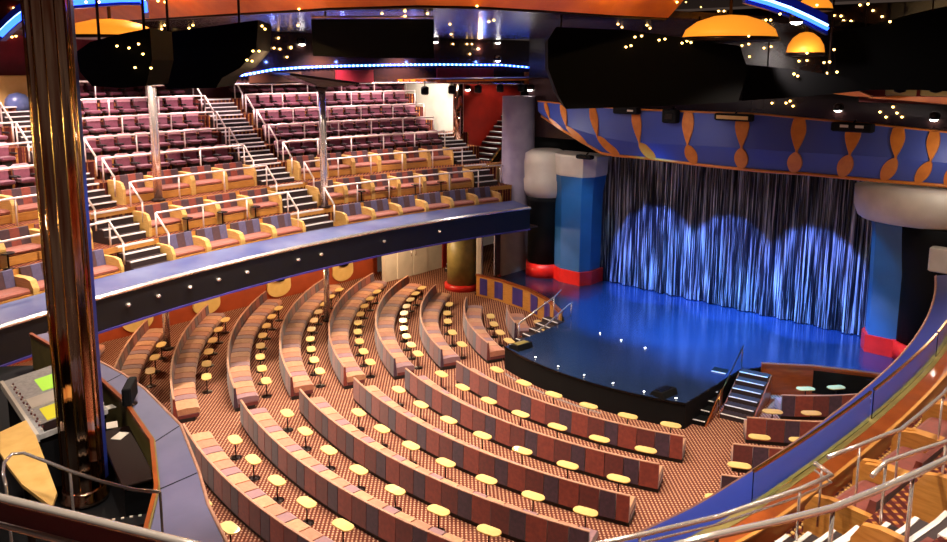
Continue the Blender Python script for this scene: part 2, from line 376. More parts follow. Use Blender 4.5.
t = rail('handrail', 'chrome handrail of the far stage stairs, nearer the house', [(-8.9, 4.25, .95), (-8.2, 4.28, 1.0), (-6.3, 4.35, 1.55), (-6.0, 4.36, 1.55)], [((-8.2, 4.28, 0.9), (-8.2, 4.28, 1.0)), ((-7.2, 4.3, SZ), (-7.2, 4.3, 1.3)), ((-6.1, 4.36, SZ), (-6.1, 4.36, 1.55))], r=.035)
rail('handrail', 'chrome handrail rising from the far stage stairs beside the deck wall', [(-8.6, 5.5, .9), (-6.2, 5.2, 1.75), (-5.2, 5.6, 1.75)], [((-8.5, 5.49, 0), (-8.5, 5.49, .93)), ((-6.3, 5.2, .6), (-6.3, 5.2, 1.72))], r=.035)
# deck side walls with panels
def deckwall(sgn, label):
    P = [(-4.2, 11.9), (-4.12, 10.4), (-4.5, 8.1), (-5.3, 6.2), (-6.4, 4.65)]
    # resample
    pts = []
    for i in range(len(P)-1):
        for k in range(6): u = k/6; pts.append((P[i][0]*(1-u)+P[i+1][0]*u, P[i][1]*(1-u)+P[i+1][1]*u))
    pts.append(P[-1]); 
    t = thing('deck_wall', label, 'wall panel')
    def strip(i0, i1, off, z0, z1, th):
        l = []
        for i in range(i0, i1+1):
            a = Vector(pts[max(i-1, 0)]); b = Vector(pts[min(i+1, len(pts)-1)]); n = Vector((-(b-a).y, (b-a).x)).normalized()
            if n.x > 0: n = -n
            p = Vector(pts[i]); q0 = p+n*off; q1 = p+n*(off+th)
            l.append([(q0.x, sgn*q0.y, z0), (q1.x, sgn*q1.y, z0), (q1.x, sgn*q1.y, z1), (q0.x, sgn*q0.y, z1)])
        return MB().loft(l)
    N = len(pts)-1
    strip(0, N, .0, 0, 1.12, .08).build('wall_panel', M['oak' if sgn > 0 else 'walnut'], t)
    strip(0, N, -.04, 1.12, 1.2, .18).build('cap_rail', M['walnut'], t)
    for k in range(6 if sgn > 0 else 1):
        i0 = k*4+1; i1 = min(i0+2, N)
        if sgn < 0: i0, i1 = 1, 18
        if i1 > i0: strip(i0, i1, .08, .12, 1.02, .02).build('inset_panel', M['tile'] if sgn > 0 else M['black'], t)
deckwall(1, 'curved low oak deck wall with dark inset panels left of the stage')
deckwall(-1, 'low orange wood deck wall right of the stage stairs')
# ------------------------------------------------------------------ proscenium pillars
def pillar(sgn, label):
    t = thing('proscenium_pillar', label, 'pillar', (-.9, sgn*7.95, SZ))
    body = [(-.8, -.95), (-.8, .3), (-.3, 1.25), (.9, 1.25), (.9, -1.2), (-.2, -1.25)]
    body = [(x, sgn*y) for x, y in body]
    def sc(s, dz): return [(x*s, y*s, dz) for x, y in body]
    MB().loft([sc(1.06, 0), sc(1.06, .72)]).build('base', M['redbase'], t)
    MB().loft([sc(.96, .72), sc(.97, 3), sc(1.0, 4.8), sc(1.08, 5.7)]).build('shaft', M['bluepil'], t)
    if sgn > 0: MB().loft([sc(1.09, 5.7), sc(1.13, 5.8), sc(1.16, 6.7), sc(1.1, 6.8)]).build('capital', M['white'], t)
    return t
pillar(1, 'blue proscenium pillar with white capital and red base left of the curtain')
pillar(-1, 'dark blue proscenium pillar with a red base right of the curtain')
for y, r, lab in ((9.8, .95, 'black flared drum pillar on a red base left of the blue pillar'), (-9.1, 1.25, 'black drum pillar with a wide cream capital at the right end of the stage')):
    t = thing('drum_pillar', lab, 'pillar', (-1.0, y, SZ))
    MB().lathe([(r*1.08, 0), (r*1.08, .75)], n=28).build('base', M['redbase'], t)
    MB().lathe([(r, .75), (r, 3.4), (r*1.05, 4.1), (r*1.12, 4.4 if y > 0 else 5.4)], n=28).build('shaft', M['black'], t)
    z0 = 4.4 if y > 0 else 5.4
    if y < 0:
        MB().lathe([(r*1.1, z0), (r*1.2, z0+.12), (r*1.28, z0+.5), (r*1.3, 6.7), (r*1.0, 6.85)], (0, .75, 0), n=36, sy=1.5).build('capital', M['white'], t); continue
    MB().lathe([(r*1.12, z0), (r*1.24, z0+.3), (r*1.28, z0+.9), (r*1.22, z0+.95), (r*1.26, 6.2), (r*1.2, 6.7), (r*.8, 6.9)], n=28).build('capital', M['white'], t)
# lavender column at the end of the far balcony
t = thing('lavender_column', 'tall lavender white round column where the far balcony meets the stage', 'column', (-.35, 12.3, 0))
MB().lathe([(1.0, 0), (.95, .3), (.92, 10.6)], n=28).build('shaft', M['lav'], t)
MB().lathe([(1.05, 0), (1.05, .25), (.95, .3)], n=28).build('base', M['redbase'], t)
# white pillar on the near side far right (seen at the frame edge)
t = thing('balcony_fascia_block', 'small white box on the dark wall at the right frame edge', 'box', (-2.6, -9.55, 4.9))
MB().rbox((0, 0, .45), (.5, .8, .9), 0, .05).build('body', M['white'], t)
# ------------------------------------------------------------------ valance
def vx(y): return -2.0-1.1*max(0, 1-(y/9.5)**2)
def vhit(px, py):
    d = ray(px, py); p = None; x = -2.
    for _ in range(12):
        p = CAM+d*((x-CAM.x)/d.x); x = vx(p.y)
    return p
def interp(pts, px):
    for (x0, y0), (x1, y1) in zip(pts, pts[1:]):
        if x0 <= px <= x1: return y0+(y1-y0)*(px-x0)/(x1-x0)
    return pts[-1][1] if px > pts[-1][0] else pts[0][1]
VT = [(538, 101), (600, 107), (650, 110), (700, 112), (760, 114), (800, 118), (870, 124), (947, 132), (990, 137)]
VM = [(538, 111), (560, 124), (600, 137), (637, 143), (686, 145), (740, 148), (793, 152), (850, 155), (895, 158), (947, 163), (990, 167)]
VB = [(538, 116), (560, 131), (600, 155), (645, 159), (700, 166), (760, 172), (800, 174.5), (870, 181), (947, 187), (990, 191)]
t = thing('proscenium_valance', 'blue curved proscenium valance with orange spindle ornaments above the curtain', 'valance')
loops = []
for i in range(47):
    px = 538+452*i/46
    T = vhit(px, interp(VT, px)); Mm = vhit(px, interp(VM, px)); B = vhit(px, interp(VB, px)); B = B+Vector((.35, 0, 0))
    loops.append([T, Mm, B, B+Vector((.25, 0, .1)), Mm+Vector((.3, 0, 0)), T+Vector((.3, 0, 0))])
MB().loft(loops).build('band', M['valance'], t)
def edge(curve, r, name, m, off=-.03, dx=0):
    MB().tube([vhit(px, interp(curve, px))+Vector((off+dx, 0, 0)) for px in range(538, 991, 12)], r, 6).build(name, M[m], t)
edge(VT, .045, 'top_trim', 'spindle'); edge(VB, .075, 'bottom_trim', 'spindle', -.03, .35)
def leaf(p0, p1, w, kind):
    p0 = Vector(p0); p1 = Vector(p1); ax = p1-p0; side = ax.cross(Vector((1, .12, 0))).normalized(); nrm = Vector((-1, 0, 0))
    wf = (lambda u: .72+.28*math.sin(PI*min(1, u/.7)) if u < .35 else max(.14, 1-((u-.35)/.65)**1.5)) if kind == 0 else (lambda u: .14+.86*math.sin(PI*u)**.7)
    f = [p0+ax*(k/16)+side*(w*wf(k/16)) for k in range(17)]+[p0+ax*(1-k/16)-side*(w*wf(1-k/16)) for k in range(17)]
    return MB().loft([[p+nrm*.09 for p in f], [p-nrm*.02 for p in f]]).build('spindle', M['spindle'], t)
for xt, xm, xb, w in ((546, 550, 560, .1), (563, 567, 584, .16), (593, 598, 616, .2), (636, 640, 652, .22), (689, 688, 692, .25), (743, 742, 738, .27), (800, 797, 790, .27), (855, 850, 838, .26), (899, 896, 880, .23), (935, 931, 914, .2), (962, 958, 944, .2)):
    T = vhit(xt, interp(VT, xt)+1); Mm = vhit(xm, interp(VM, xm)); B = vhit(xb, interp(VB, xb))+Vector((.35, 0, 0))
    leaf(T, Mm, w*1.05, 0); leaf(Mm, B, w*1.05, 1)
# fixtures clipped to the valance top
for px, py, w, h, lab in ((630, 110, 1.3, .35, 'long black light fixture on the valance top, left of the others'), (674, 116, .7, .6, 'black moving head light hanging on the valance'), (737, 117, 1.6, .3, 'cream faced strip light on the middle of the valance top'), (855, 127, 1.5, .35, 'black twin lens light fixture on the right of the valance top'), (585, 157, .9, .2, 'small black fixture under the left end of the valance')):
    p = vhit(px, py)+Vector((-.28, 0, 0)) if py < 140 else hx(px, py, -2.3)
    o = thing('valance_light', lab, 'light', p, 0, 'light fixtures on the valance')
    MB().rbox((0, 0, 0), (.4, w, h), 0, .05).build('housing', M['black'], o)
    MB().tube([(.1, 0, h*.4), (.3, 0, h*.5+.1)], .04).build('clamp', M['darkmetal'], o)
    if px == 737: MB().box((-.21, 0, 0), (.02, w*.85, h*.5)).build('lens', M['cream'], o)
    elif px == 855:
        for s in (-.3, .25): MB().box((-.21, s, .05), (.02, .3, .1)).build('lens', M['white'], o)
    elif px == 630: MB().box((-.21, -.3, .0), (.02, .3, .08)).build('lens', M['white'], o)
    else: MB().box((-.21, 0, 0), (.02, w*.5, h*.4)).build('lens', M['blackgloss'], o)
# dark wall above the valance
mb = MB(); mb.box((.4, 0, 11.6), (.5, 24, 6.5)); struct('wall_proscenium', mb, M['ceil'])
mb = MB(); mb.box((.9, -11.2, 5.2), (.5, 9.3, 8.4)); struct('wall_proscenium', mb, M['black'])
# orange lobed panel behind, right
t = thing('orange_soffit_trim', 'orange lobed soffit trim above the right of the valance', 'trim')
def lobe(pxs, pyt, pyb, x):
    f = [hx(px, y, x) for px, y in zip(pxs, pyt)]+[hx(px, y, x) for px, y in reversed(list(zip(pxs, pyb)))]
    MB().loft([[p+Vector((-.2, 0, 0)) for p in f], [p+Vector((.1, 0, 0)) for p in f]]).build('lobe', M['orange'], t)
lobe([782, 790, 805, 818], [90, 81, 82, 89], [91, 91, 91, 91], -1.5); lobe([816, 830, 845, 858, 872], [89, 86.5, 86.5, 90, 96], [91, 93, 95, 96.5, 97], -1.5)
lobe([870, 900, 947, 990], [97, 96, 97, 99], [98, 100, 104, 108], -1.5)
for i, (px, lab) in enumerate(((900, 'cream wall lamp on the red panel above the valance, left one'), (936, 'cream wall lamp on the red panel above the valance, right one'))):
    p = hx(px, 89, -1.0); o = thing('wall_lamp', lab, 'lamp', p, 0, 'wall lamps above the valance')
    MB().rbox((.15, 0, 0), (.12, 1.1, .55), 0, .04).build('back_plate', M['cream'], o)
    MB().lathe([(.02, -.16), (.2, -.1), (.24, 0), (.2, .1), (.02, .16)], n=14).build('shade', M['darkmetal'], o)
MB_ = MB(); MB_.box((-.6, -8.3, 11.35), (.3, 5.2, .9)); tag(MB_.build('red_soffit_panel', M['redwall']), 'dark red soffit panel behind the two cream wall lamps', 'panel')
# ------------------------------------------------------------------ balconies
RC = 46.0; CX = -13.9; CY = 35.2
def bp(side, n, t, z):
    if side < 0: n = n+(.08+.0026*min(-t, 11.5)**2 if t < 0 else .08-.01*t)
    y = (RC+n)*cs(t)-CY
    return (CX+(RC+n)*sn(t), side*y, z)
def bf(side, dn=0): return lambda r, a, z: bp(side, r+dn, a, z)
TIER = [(1.55, 4.78), (2.75, 5.72), (4.3, 6.78), (6.05, 7.6), (7.25, 8.34), (8.3, 9.06), (9.3, 9.8), (10.35, 10.55), (11.9, 10.55)]
NT_ = [(1.28, 4.78), (2.6, 5.72), (4.1, 6.78), (5.6, 7.6), (6.8, 8.34)]
TR = {1: TIER, -1: NT_}
FARN = {1: 'first', 2: 'second', 3: 'third'}
def balcony(side):
    sd = 'far' if side > 0 else 'near'
    if side > 0: ta, tb, n0 = -20., 14.9, 0.
    else: ta, tb, n0 = -15.5, 13., .0
    ns = 60
    fn = bf(side)
    t = thing('balcony_ledge', 'blue grey topped balcony ledge with a black front, far side of the house' if side > 0 else 'royal blue balcony ledge running along the near right side of the house', 'ledge')
    nb = 1.5 if side > 0 else .72
    MB().sweep([(n0, 4.9), (n0+.03, 4.96), (nb, 5.1), (nb, 5.02), (n0+.06, 4.86)], ta, 14. if side > 0 else tb, ns, fn).build('ledge_top', M['ledge' if side > 0 else 'ledge2'], t)
    if side < 0:
        MB().sweep([(.72, 4.78), (.72, 5.12), (.93, 5.14), (.93, 4.78)], ta, tb, ns, fn).build('guard_reflection', M['olive'], t)  # olive strip paints the reflection seen in the guard glass
        MB().sweep([(.93, 4.78), (.93, 5.13), (1.28, 5.13), (1.28, 4.78)], ta, tb, ns, fn).build('inner_parapet', M['walnut'], t)
        MB().sweep([(1.24, 5.13), (1.24, 5.16), (1.3, 5.16), (1.3, 5.13)], ta, tb, ns, fn).build('parapet_trim', M['oak'], t)
    MB().sweep([(n0+.06, 3.78), (n0+.05, 4.87), (n0+.3, 4.9), (n0+.3, 3.78)], ta, 14. if side > 0 else tb, ns, fn).build('ledge_front', M['fascia'], t)
    MB().sweep([(n0-.01, 4.86), (n0-.03, 4.92), (n0+.03, 4.99), (n0+.07, 4.9)], ta, 14. if side > 0 else tb, ns, fn).build('edge_trim', M['chrome'] if side > 0 else M['piping'], t)
    MB().sweep([(n0+.0, 3.74), (n0+.0, 3.8), (n0+.3, 3.8), (n0+.3, 3.74)], ta, 14. if side > 0 else tb, ns, fn).build('bottom_trim', M['tile'], t)
    for k in range(len(TIER)-1 if side > 0 else 4):
        n, z = TR[side][k]; n2 = TR[side][k+1][0]
        mb = MB(); mb.sweep([(n, z-.9 if k else 3.8), (n2+.02, z-.9 if k else 3.8), (n2+.02, z), (n, z)], ta, tb if k < 5 or side < 0 else 13.0, ns, fn)
        struct('floor_tier', mb, M['carpet2'])
        if 0 < k < 3 and side > 0:
            mb = MB(); mb.sweep([(n-.02, z-.2), (n+.0, z-.2), (n+.0, z+.02), (n-.02, z+.02)], ta, tb, ns, fn)
            tag(mb.build('tier_edge', M['oak']), 'honey oak edge board of the %s raised tier of the far balcony' % O(k), 'trim')
    mb = MB(); mb.sweep([(.32, 3.76), (9.0, 3.76), (9.0, 3.84), (.32, 3.84)], ta, tb, ns, fn); struct('ceiling_lower', mb, M['brownceil'])
balcony(1); balcony(-1)
# small lamps on the black ledge front
for i, (px, py) in enumerate(((109, 299), (138, 290), (169, 281), (201, 274), (252, 272), (296, 258), (340, 258), (395, 243), (450, 233))):
    p = hz(px, py, 4.45)
    tt = math.degrees(math.atan2(p.x-CX, p.y+CY)); q = bp(1, .02, tt, 4.4)
    o = thing('ledge_lamp', '%s small round lamp from the left on the black far ledge front' % O(i+1), 'lamp', q, 0, 'small lamps along the black ledge front')
    MB().lathe([(.06, -.06), (.1, 0), (.06, .06)], n=12).build('housing', M['chrome'], o)
    MB().box((0, .08, 0), (.05, .14, .05)).build('bracket', M['darkmetal'], o)
# loveseat prototypes ------------------------------------------------
def make_loveseat(w, fab, low, wd=('oakpale', 'oak', 'boothcush')):
    t = thing('booth_loveseat', 'x', 'loveseat', (0, 0, 0), 0, 'oak sided loveseats on the balconies')
    h = .78 if low else .92
    # side panel at -w/2 only on copies; both ends here are half thick
    for s in (-1, 1):
        x = s*(w/2-.055)
        pr = [(-.55, 0), (.5, 0), (.5, h), (-.18, h), (-.42, h-.06), (-.55, h-.3)]
        MB().loft([[(x-.07, y, z) for y, z in pr], [(x+.05, y, z) for y, z in pr]]).build('side_panel', M[wd[0]], t)
    MB().loft([[(s*(w/2-.12), y, z) for y, z in ((-.5, .02), (.5, .02), (.5, .3), (-.5, .3))] for s in (-1, 1)]).build('seat_base', M[wd[1]], t)
    MB().loft([[(s*(w/2-.13), y, z) for y, z in ((-.38, .3), (.3, .3), (.3, .46), (-.2, .47), (-.36, .46), (-.44, .41), (-.44, .34))] for s in (-1, 1)]).build('seat_cushion', M[wd[2]], t)
    nb = 4; ww = (w-.24)/nb
    top = 1.0 if low else 1.05
    for k in range(nb):
        x0 = -w/2+.12+k*ww
        MB().loft([[(x, y, z) for y, z in ((.28, .46), (.44, .3), (.5, .3), (.5, top), (.4, top))] for x in (x0+.004, x0+ww-.004)]).build('back_panel', M[fab[k % 2]], t)
    return t
ls1 = make_loveseat(1.62, ('boothred', 'boothplum'), False); ls2 = make_loveseat(1.62, ('boothplum', 'boothblue'), True)
LS = {0: [ls2, proto_parts(ls2), True], 1: [ls1, proto_parts(ls1), True]}
def put(store, loc, rz, label):
    if store[2]:
        store[2] = False; store[0].location = loc; store[0].rotation_euler = (0, 0, rz); store[0]['label'] = label; return store[0]
    return dup(store[0], store[1], loc, rz, label)
def face_rz(side, t):   # local +y = outward
    return -R(t) if side > 0 else PI+R(t)
ST = {'a': -9.75, 'b': -.05, 'c': 13.25}     # stair centre angles
BLK = [('left block', -19.2, -11.0), ('middle block', -8.55, -1.3), ('right block', 1.25, 12.2)]
def fill(t0, t1, w, n):
    dt = math.degrees(w/(RC+n)); c = int((t1-t0)/dt+.25); c = max(c, 1)
    off = ((t1-t0)-c*dt)/2
    return [t0+off+dt*(i+.5) for i in range(c)]
for k in range(3):
    n, z = TIER[k]; nn = TIER[k+1][0]-.53
    for bn, t0, t1 in (BLK if k else BLK[:2]+[('right block', 1.25, 13.6)]):
        for i, t in enumerate(fill(t0, t1, 1.62, nn)):
            put(LS[0 if k == 0 else 1], bp(1, nn, t, z), face_rz(1, t), 'oak sided loveseat, %s from left in %s, %s wood row of far balcony' % (O(i+1), bn, O(k+1)))
NBLK = [('upper block', -15.4, -11.9), ('lower block', -11.2, 12)]
ls3 = make_loveseat(1.8, ('boothdark', 'boothdark'), True, ('oak', 'walnut', 'boothdark'))
LS[2] = [ls3, proto_parts(ls3), True]
for k in range(3):
    n, z = NT_[k]; nn = NT_[k+1][0]-.53
    for i in range(10):
        t = (-9.3, -13.3, -15.3)[k]+2.15*i
        if (k == 1 and i == 1) or (k == 2 and i == 2): continue
        if t > 11.5: continue
        put(LS[2], bp(-1, nn, t, z), face_rz(-1, t), 'dark red loveseat with oak sides, %s from the camera in near balcony row %s' % (O(i+1), O(k+1)))
# theatre chairs -----------------------------------------------------
def make_chair():
    t = thing('theatre_chair', 'x', 'chair', (0, 0, 0), 0, 'plum theatre chairs in the upper rows of the far balcony')
    MB().rbox((0, -.05, .38), (.56, .5, .16), 0, .05).build('seat', M['chair'], t)
    b = MB().loft([[(x, y, z) for x in ()] for _ in ()] or [[(-.29, .18, .42), (.29, .18, .42), (.29, .28, .42), (-.29, .28, .42)], [(-.3, .24, .78), (.3, .24, .78), (.3, .33, .78), (-.3, .33, .78)]]).build('backrest', M['chair'], t)
    MB().loft([[(-.31, .22, .78), (.31, .22, .78), (.31, .36, .78), (-.31, .36, .78)], [(-.33, .24, .9), (.33, .24, .9), (.33, .38, .9), (-.33, .38, .9)], [(-.24, .27, .98), (.24, .27, .98), (.24, .36, .98), (-.24, .36, .98)]]).build('headrest', M['chairtop'], t)
    for s in (-1, 1): MB().rbox((s*.33, -.02, .56), (.08, .46, .07), 0, .02).build('armrest', M['plinth'], t)
    MB().box((0, 0, .15), (.4, .3, .3)).build('pedestal', M['plinth'], t)
    return t
ch = make_chair(); CH = [ch, proto_parts(ch), True]
for k in range(3, 8):
    n, z = TIER[k]; nn = n+.7
    for bn, t0, t1 in (('left block', -17.5, -11.0), BLK[1], ('right block', 1.25, 12.5)):
        for i, t in enumerate(fill(t0, t1, .8, nn)):
            put(CH, bp(1, nn, t, z), face_rz(1, t), 'plum theatre chair, %s from left in %s of %s purple row on far balcony' % (O(i+1), bn, O(k-2)))
# aisle stairs on the far balcony --------------------------------------
def aisle(side, tc, w, label, k0=0, k1=7):
    TIER = TR[side]
    t = thing('aisle_stairs', label, 'stairs', (0, 0, 0), 0, 'aisle stairs of the balconies')
    for k in range(k0, k1):
        z0 = TIER[k][1]; z1 = TIER[k+1][1]; ne = TIER[k+1][0]
        run = .9 if k > 2 else 1.1
        for j in range(3):
            n = ne-run+run/3*j; h = z0+(z1-z0)*(j+1)/4
            hw = math.degrees(w/2/(RC+n))
            s = MB().sweep([(n, z0-.3), (ne, z0-.3), (ne, h), (n, h)], tc-hw, tc+hw, 3, bf(side)).build('step', M['riser'], t)
            MB().sweep([(n-.02, h-.035), (n+.05, h-.035), (n+.05, h+.012), (n-.02, h+.012)], tc-hw, tc+hw, 3, bf(side)).build('nosing', M['nosing'], s)
        n = ne; h = z1; hw = math.degrees(w/2/(RC+n))
        MB().sweep([(n-.03, h-.045), (n+.09, h-.045), (n+.09, h+.015), (n-.03, h+.015)], tc-hw, tc+hw, 3, bf(side)).build('landing_nosing', M['nosing'], t)
aisle(1, ST['a'], 1.5, 'white nosed aisle stairs between left and middle blocks of the far balcony')
aisle(1, ST['b'], 1.8, 'white nosed aisle stairs between middle and right blocks of the far balcony')
aisle(1, ST['c'], 1.5, 'white nosed aisle stairs at the stage end of the far balcony', 1, 4)
aisle(-1, -11.75, 1.1, 'stairs with white nosings cutting through the near balcony rows', 0, 4)
# tier rails ---------------------------------------------------------
def tier_rail(side, k, bn, t0, t1, lab, endA, endB, r=.03):
    n, z = TR[side][k]; n += .05; zt = z+.98
    pts = []
    if endA: pts += [bp(side, n-.75, t0, zt-.72)]
    pts += [bp(side, n, t0+(t1-t0)*i/24, zt) for i in range(25)]
    if endB: pts += [bp(side, n-.75, t1, zt-.72)]
    posts = []
    m = max(2, int((t1-t0)/2.2))
    for i in range(m+1):
        t = t0+(t1-t0)*i/m; posts.append((bp(side, n, t, z), bp(side, n, t, zt)))
    if endA: posts.append((bp(side, n-.74, t0, zt-1.5 if k > 0 else zt-1.2), bp(side, n-.74, t0, zt-.72)))
    if endB: posts.append((bp(side, n-.74, t1, zt-1.5), bp(side, n-.74, t1, zt-.72)))
    return rail('tier_handrail', lab, pts, posts, r, 'handrail', 'chrome rails along the balcony tiers', 'rail')
for k in range(1, 8):
    for i, (bn, t0, t1) in enumerate(BLK):
        tier_rail(1, k, bn, t0-.1, t1+.1, 'chrome rail fronting the %s raised tier, %s of the far balcony' % (O(k), bn), i > 0, i < 2, .042)
def near_rail(label, px, z, zf, r=.05, low=None):
    pts = [hz(x, y, z) for x, y in px]
    t = rail('tier_handrail', label, [tuple(p) for p in pts], [], r, 'handrail', 'chrome rails of the near balcony', 'chrome')
    for p in pts[1::2]: MB().tube([(p.x, p.y, zf), (p.x, p.y, z)], r*.6).build('post', M['chrome'], t)
    if low: MB().tube([p+Vector((0, 0, low)) for p in pts], r*.5).build('lower_rail', M['chrome'], t)
    return t
near_rail('thick steel rail along the royal blue ledge at bottom centre, ending in a corner', [(560, 552), (640, 535), (720, 516), (800, 489), (832, 475), (822, 468), (815, 463)], 6.1, 5.1, .036, -.12)
near_rail('steel rail continuing up beyond the stair gap beside the royal blue ledge', [(828, 457), (860, 445), (893, 432), (900, 430), (920, 414), (943, 394), (962, 370)], 6.45, 4.8, .034)
near_rail('longest thick steel rail crossing the lower right corner', [(650, 552), (717, 535), (780, 521), (833, 508), (880, 489), (913, 475), (947, 459), (985, 440)], 7.5, 6.0, .042)
near_rail('steel rail between the two thickest rails at the right frame edge', [(872, 476), (886, 462), (915, 452), (946, 442), (980, 430)], 6.9, 5.7, .034)
for j, (nn_, lab) in enumerate(((1.36, 'row of tiny warm dots lighting the floor edge nearest the royal blue ledge'), (1.5, 'second row of tiny warm floor dots beside the near balcony loveseats'))):
    mb = MB()
    for i in range(150): mb.box(bp(-1, nn_, -10.8+.14*i, 4.79), (.05, .05, .02))
    tag(mb.build('floor_light_strip', M['cream']), lab, 'light strip')
# small drinks tables behind the first row
k = 1; n, z = TIER[1]
dt_store = None
def make_drinks():
    t = thing('drinks_table', 'x', 'table', (0, 0, 0), 0, 'small black drinks tables on the far balcony')
    MB().lathe([(.2, .5), (.22, .53), (.2, .55)], n=16).build('table_top', M['blackgloss'], t)
    MB().tube([(0, 0, .02), (0, 0, .5)], .03).build('stem', M['darkmetal'], t)
    MB().lathe([(.16, 0), (.16, .02), (.04, .04)], n=14).build('foot', M['darkmetal'], t)
    return t
dp = make_drinks(); DP = [dp, proto_parts(dp), True]
for bn, t0, t1 in BLK:
    l = fill(t0, t1, 1.62, 2.2)
    for i, t in enumerate(l[:-1]):
        put(DP, bp(1, 2.75+.25, t+.95, z), 0, 'small black drinks table, %s from left behind first wood row, %s' % (O(i+1), bn))
# end walls of the far balcony
mb = MB(); mb.prism([(-.1, 17.0), (.15, 17.0), (-1.0, 24.), (-1.25, 24.)], 5.6, 13.4); struct('wall_right', mb, M['white'])
mb = MB(); mb.sweep([(11.95, 3.8), (12.2, 3.8), (12.2, 15.), (11.95, 15.)], -25, 19, 50, bf(1)); struct('wall_back', mb, M['maroon'])
# oak panel and red staircase at the stage end
t = thing('red_staircase', 'staircase with white nosings climbing a red wall at the stage end', 'stairs', (0, 0, 0))
for i in range(10):
    x = 1.2+.36*i; z = 6.6+.31*i
    s = MB().box((x+.18, 16.6, z-.06), (.4, 1.5, .12)).build('step', M['riser'], t)
    MB().box((x+.0, 16.6, z+.01), (.06, 1.5, .03)).build('nosing', M['nosing'], s)
MB().loft([[(1.0, y, 6.2), (4.9, y, 9.55), (4.9, y, 9.2), (1.2, y, 5.6)] for y in (15.72, 15.84)]).build('stringer', M['brass'], t)
mb = MB(); mb.box((3.2, 17.6, 7.8), (6.0, .2, 8.0)); struct('wall_red', mb, M['redwall'])
mb = MB(); mb.box((3.6, 15.5, 5.0), (6.5, 4.2, 1.0)); struct('floor_landing', mb, M['carpet2'])
t = thing('oak_counter', 'oak panelled counter beside the stairs at the stage end of the far balcony', 'counter', (-.3, 14.4, 5.5))
MB().rbox((0, 0, .55), (1.9, .25, 1.1), R(-20), .03).build('panel', M['oakpale'], t)
MB().rbox((0, 0, 1.13), (2.0, .4, .06), R(-20), .02).build('counter_top', M['oak'], t)
rail('handrail', 'curved chrome handrail at the stage end of the far balcony ledge', [(-.2, 11.6, 5.2), (-.25, 11.7, 6.0), (-.5, 12.0, 6.5), (-1.3, 12.8, 6.75), (-2.4, 13.2, 6.75)], [((-.2, 11.6, 4.9), (-.2, 11.6, 5.3)), ((-1.3, 12.8, 4.8), (-1.3, 12.8, 6.75))], .04)
# ------------------------------------------------------------------ columns
def slim(label, x, y, z0, z1, r, m='chrome'):
    t = thing('slim_column', label, 'column', (x, y, z0))
    MB().lathe([(r, 0), (r, z1-z0)], n=14).build('shaft', M[m], t)
    MB().lathe([(r*1.7, 0), (r*1.7, .06), (r*1.1, .12)], n=14).build('base_ring', M['darkmetal'], t)
    MB().lathe([(r*1.1, z1-z0-.2), (r*1.7, z1-z0-.06), (r*1.7, z1-z0)], n=14).build('collar', M['darkmetal'], t)
slim('slim mirrored column rising through the middle block of the far balcony', -20.07, 15.17, 6.78, 13.5, .17)
slim('slim mirrored column right of the centre stairs on the far balcony', -12.78, 13.76, 5.72, 11.3, .17)
slim('slim dark chrome column under the far balcony, left one', -19.55, 16.25, 0, 3.76, .14)
slim('slim dark chrome column under the far balcony near the cream panels', -12.4, 14.3, 0, 3.76, .14)
p = hy(458, 130, 16.2); slim('brown mirrored column in front of the bright wall at the stage end', p.x, 16.2, 6.5, 12., .3, 'mirror')
t = thing('wedge_capital', 'dark triangular wedge soffit on top of the slim column by the centre stairs', 'soffit', (-12.78, 13.76, 11.3))
MB().loft([[(-.25, -.25, 0), (.25, -.25, 0), (.25, .25, 0), (-.25, .25, 0)], [(-2.1, -.6, .55), (1.7, -.6, .1), (1.7, .8, .2), (-2.1, .8, .55)], [(-2.1, -.6, .65), (1.7, -.6, .2), (1.7, .8, .3), (-2.1, .8, .65)]]).build('wedge', M['ceil'], t)
# thick mirrored column by the booth
p = hz(85, 497, 4.02)
t = thing('mirrored_column', 'thick copper mirrored column standing in the foreground beside the mixing desk', 'column', (p.x, p.y, 4.02))
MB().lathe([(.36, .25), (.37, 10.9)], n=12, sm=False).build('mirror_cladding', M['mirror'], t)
for a in range(0, 360, 30):
    MB().tube([(.375*cs(a), .375*sn(a), .25), (.385*cs(a), .385*sn(a), 10.9)], .012, 5).build('joint_strip', M['brass'], t)
MB().lathe([(.44, 0), (.44, .06), (.4, .1), (.4, .22), (.37, .26)], n=24).build('base_ring', M['mirror'], t)
d = Vector((math.sin(YAW), -math.cos(YAW), 0))
q = Vector((0, 0, 0))+d*.3+Vector((.15, .17, 0))
MB().box((q.x, q.y, 5.6), (.14, .14, 10.6), YAW).build('blue_pilaster', M['ledge2'], t)
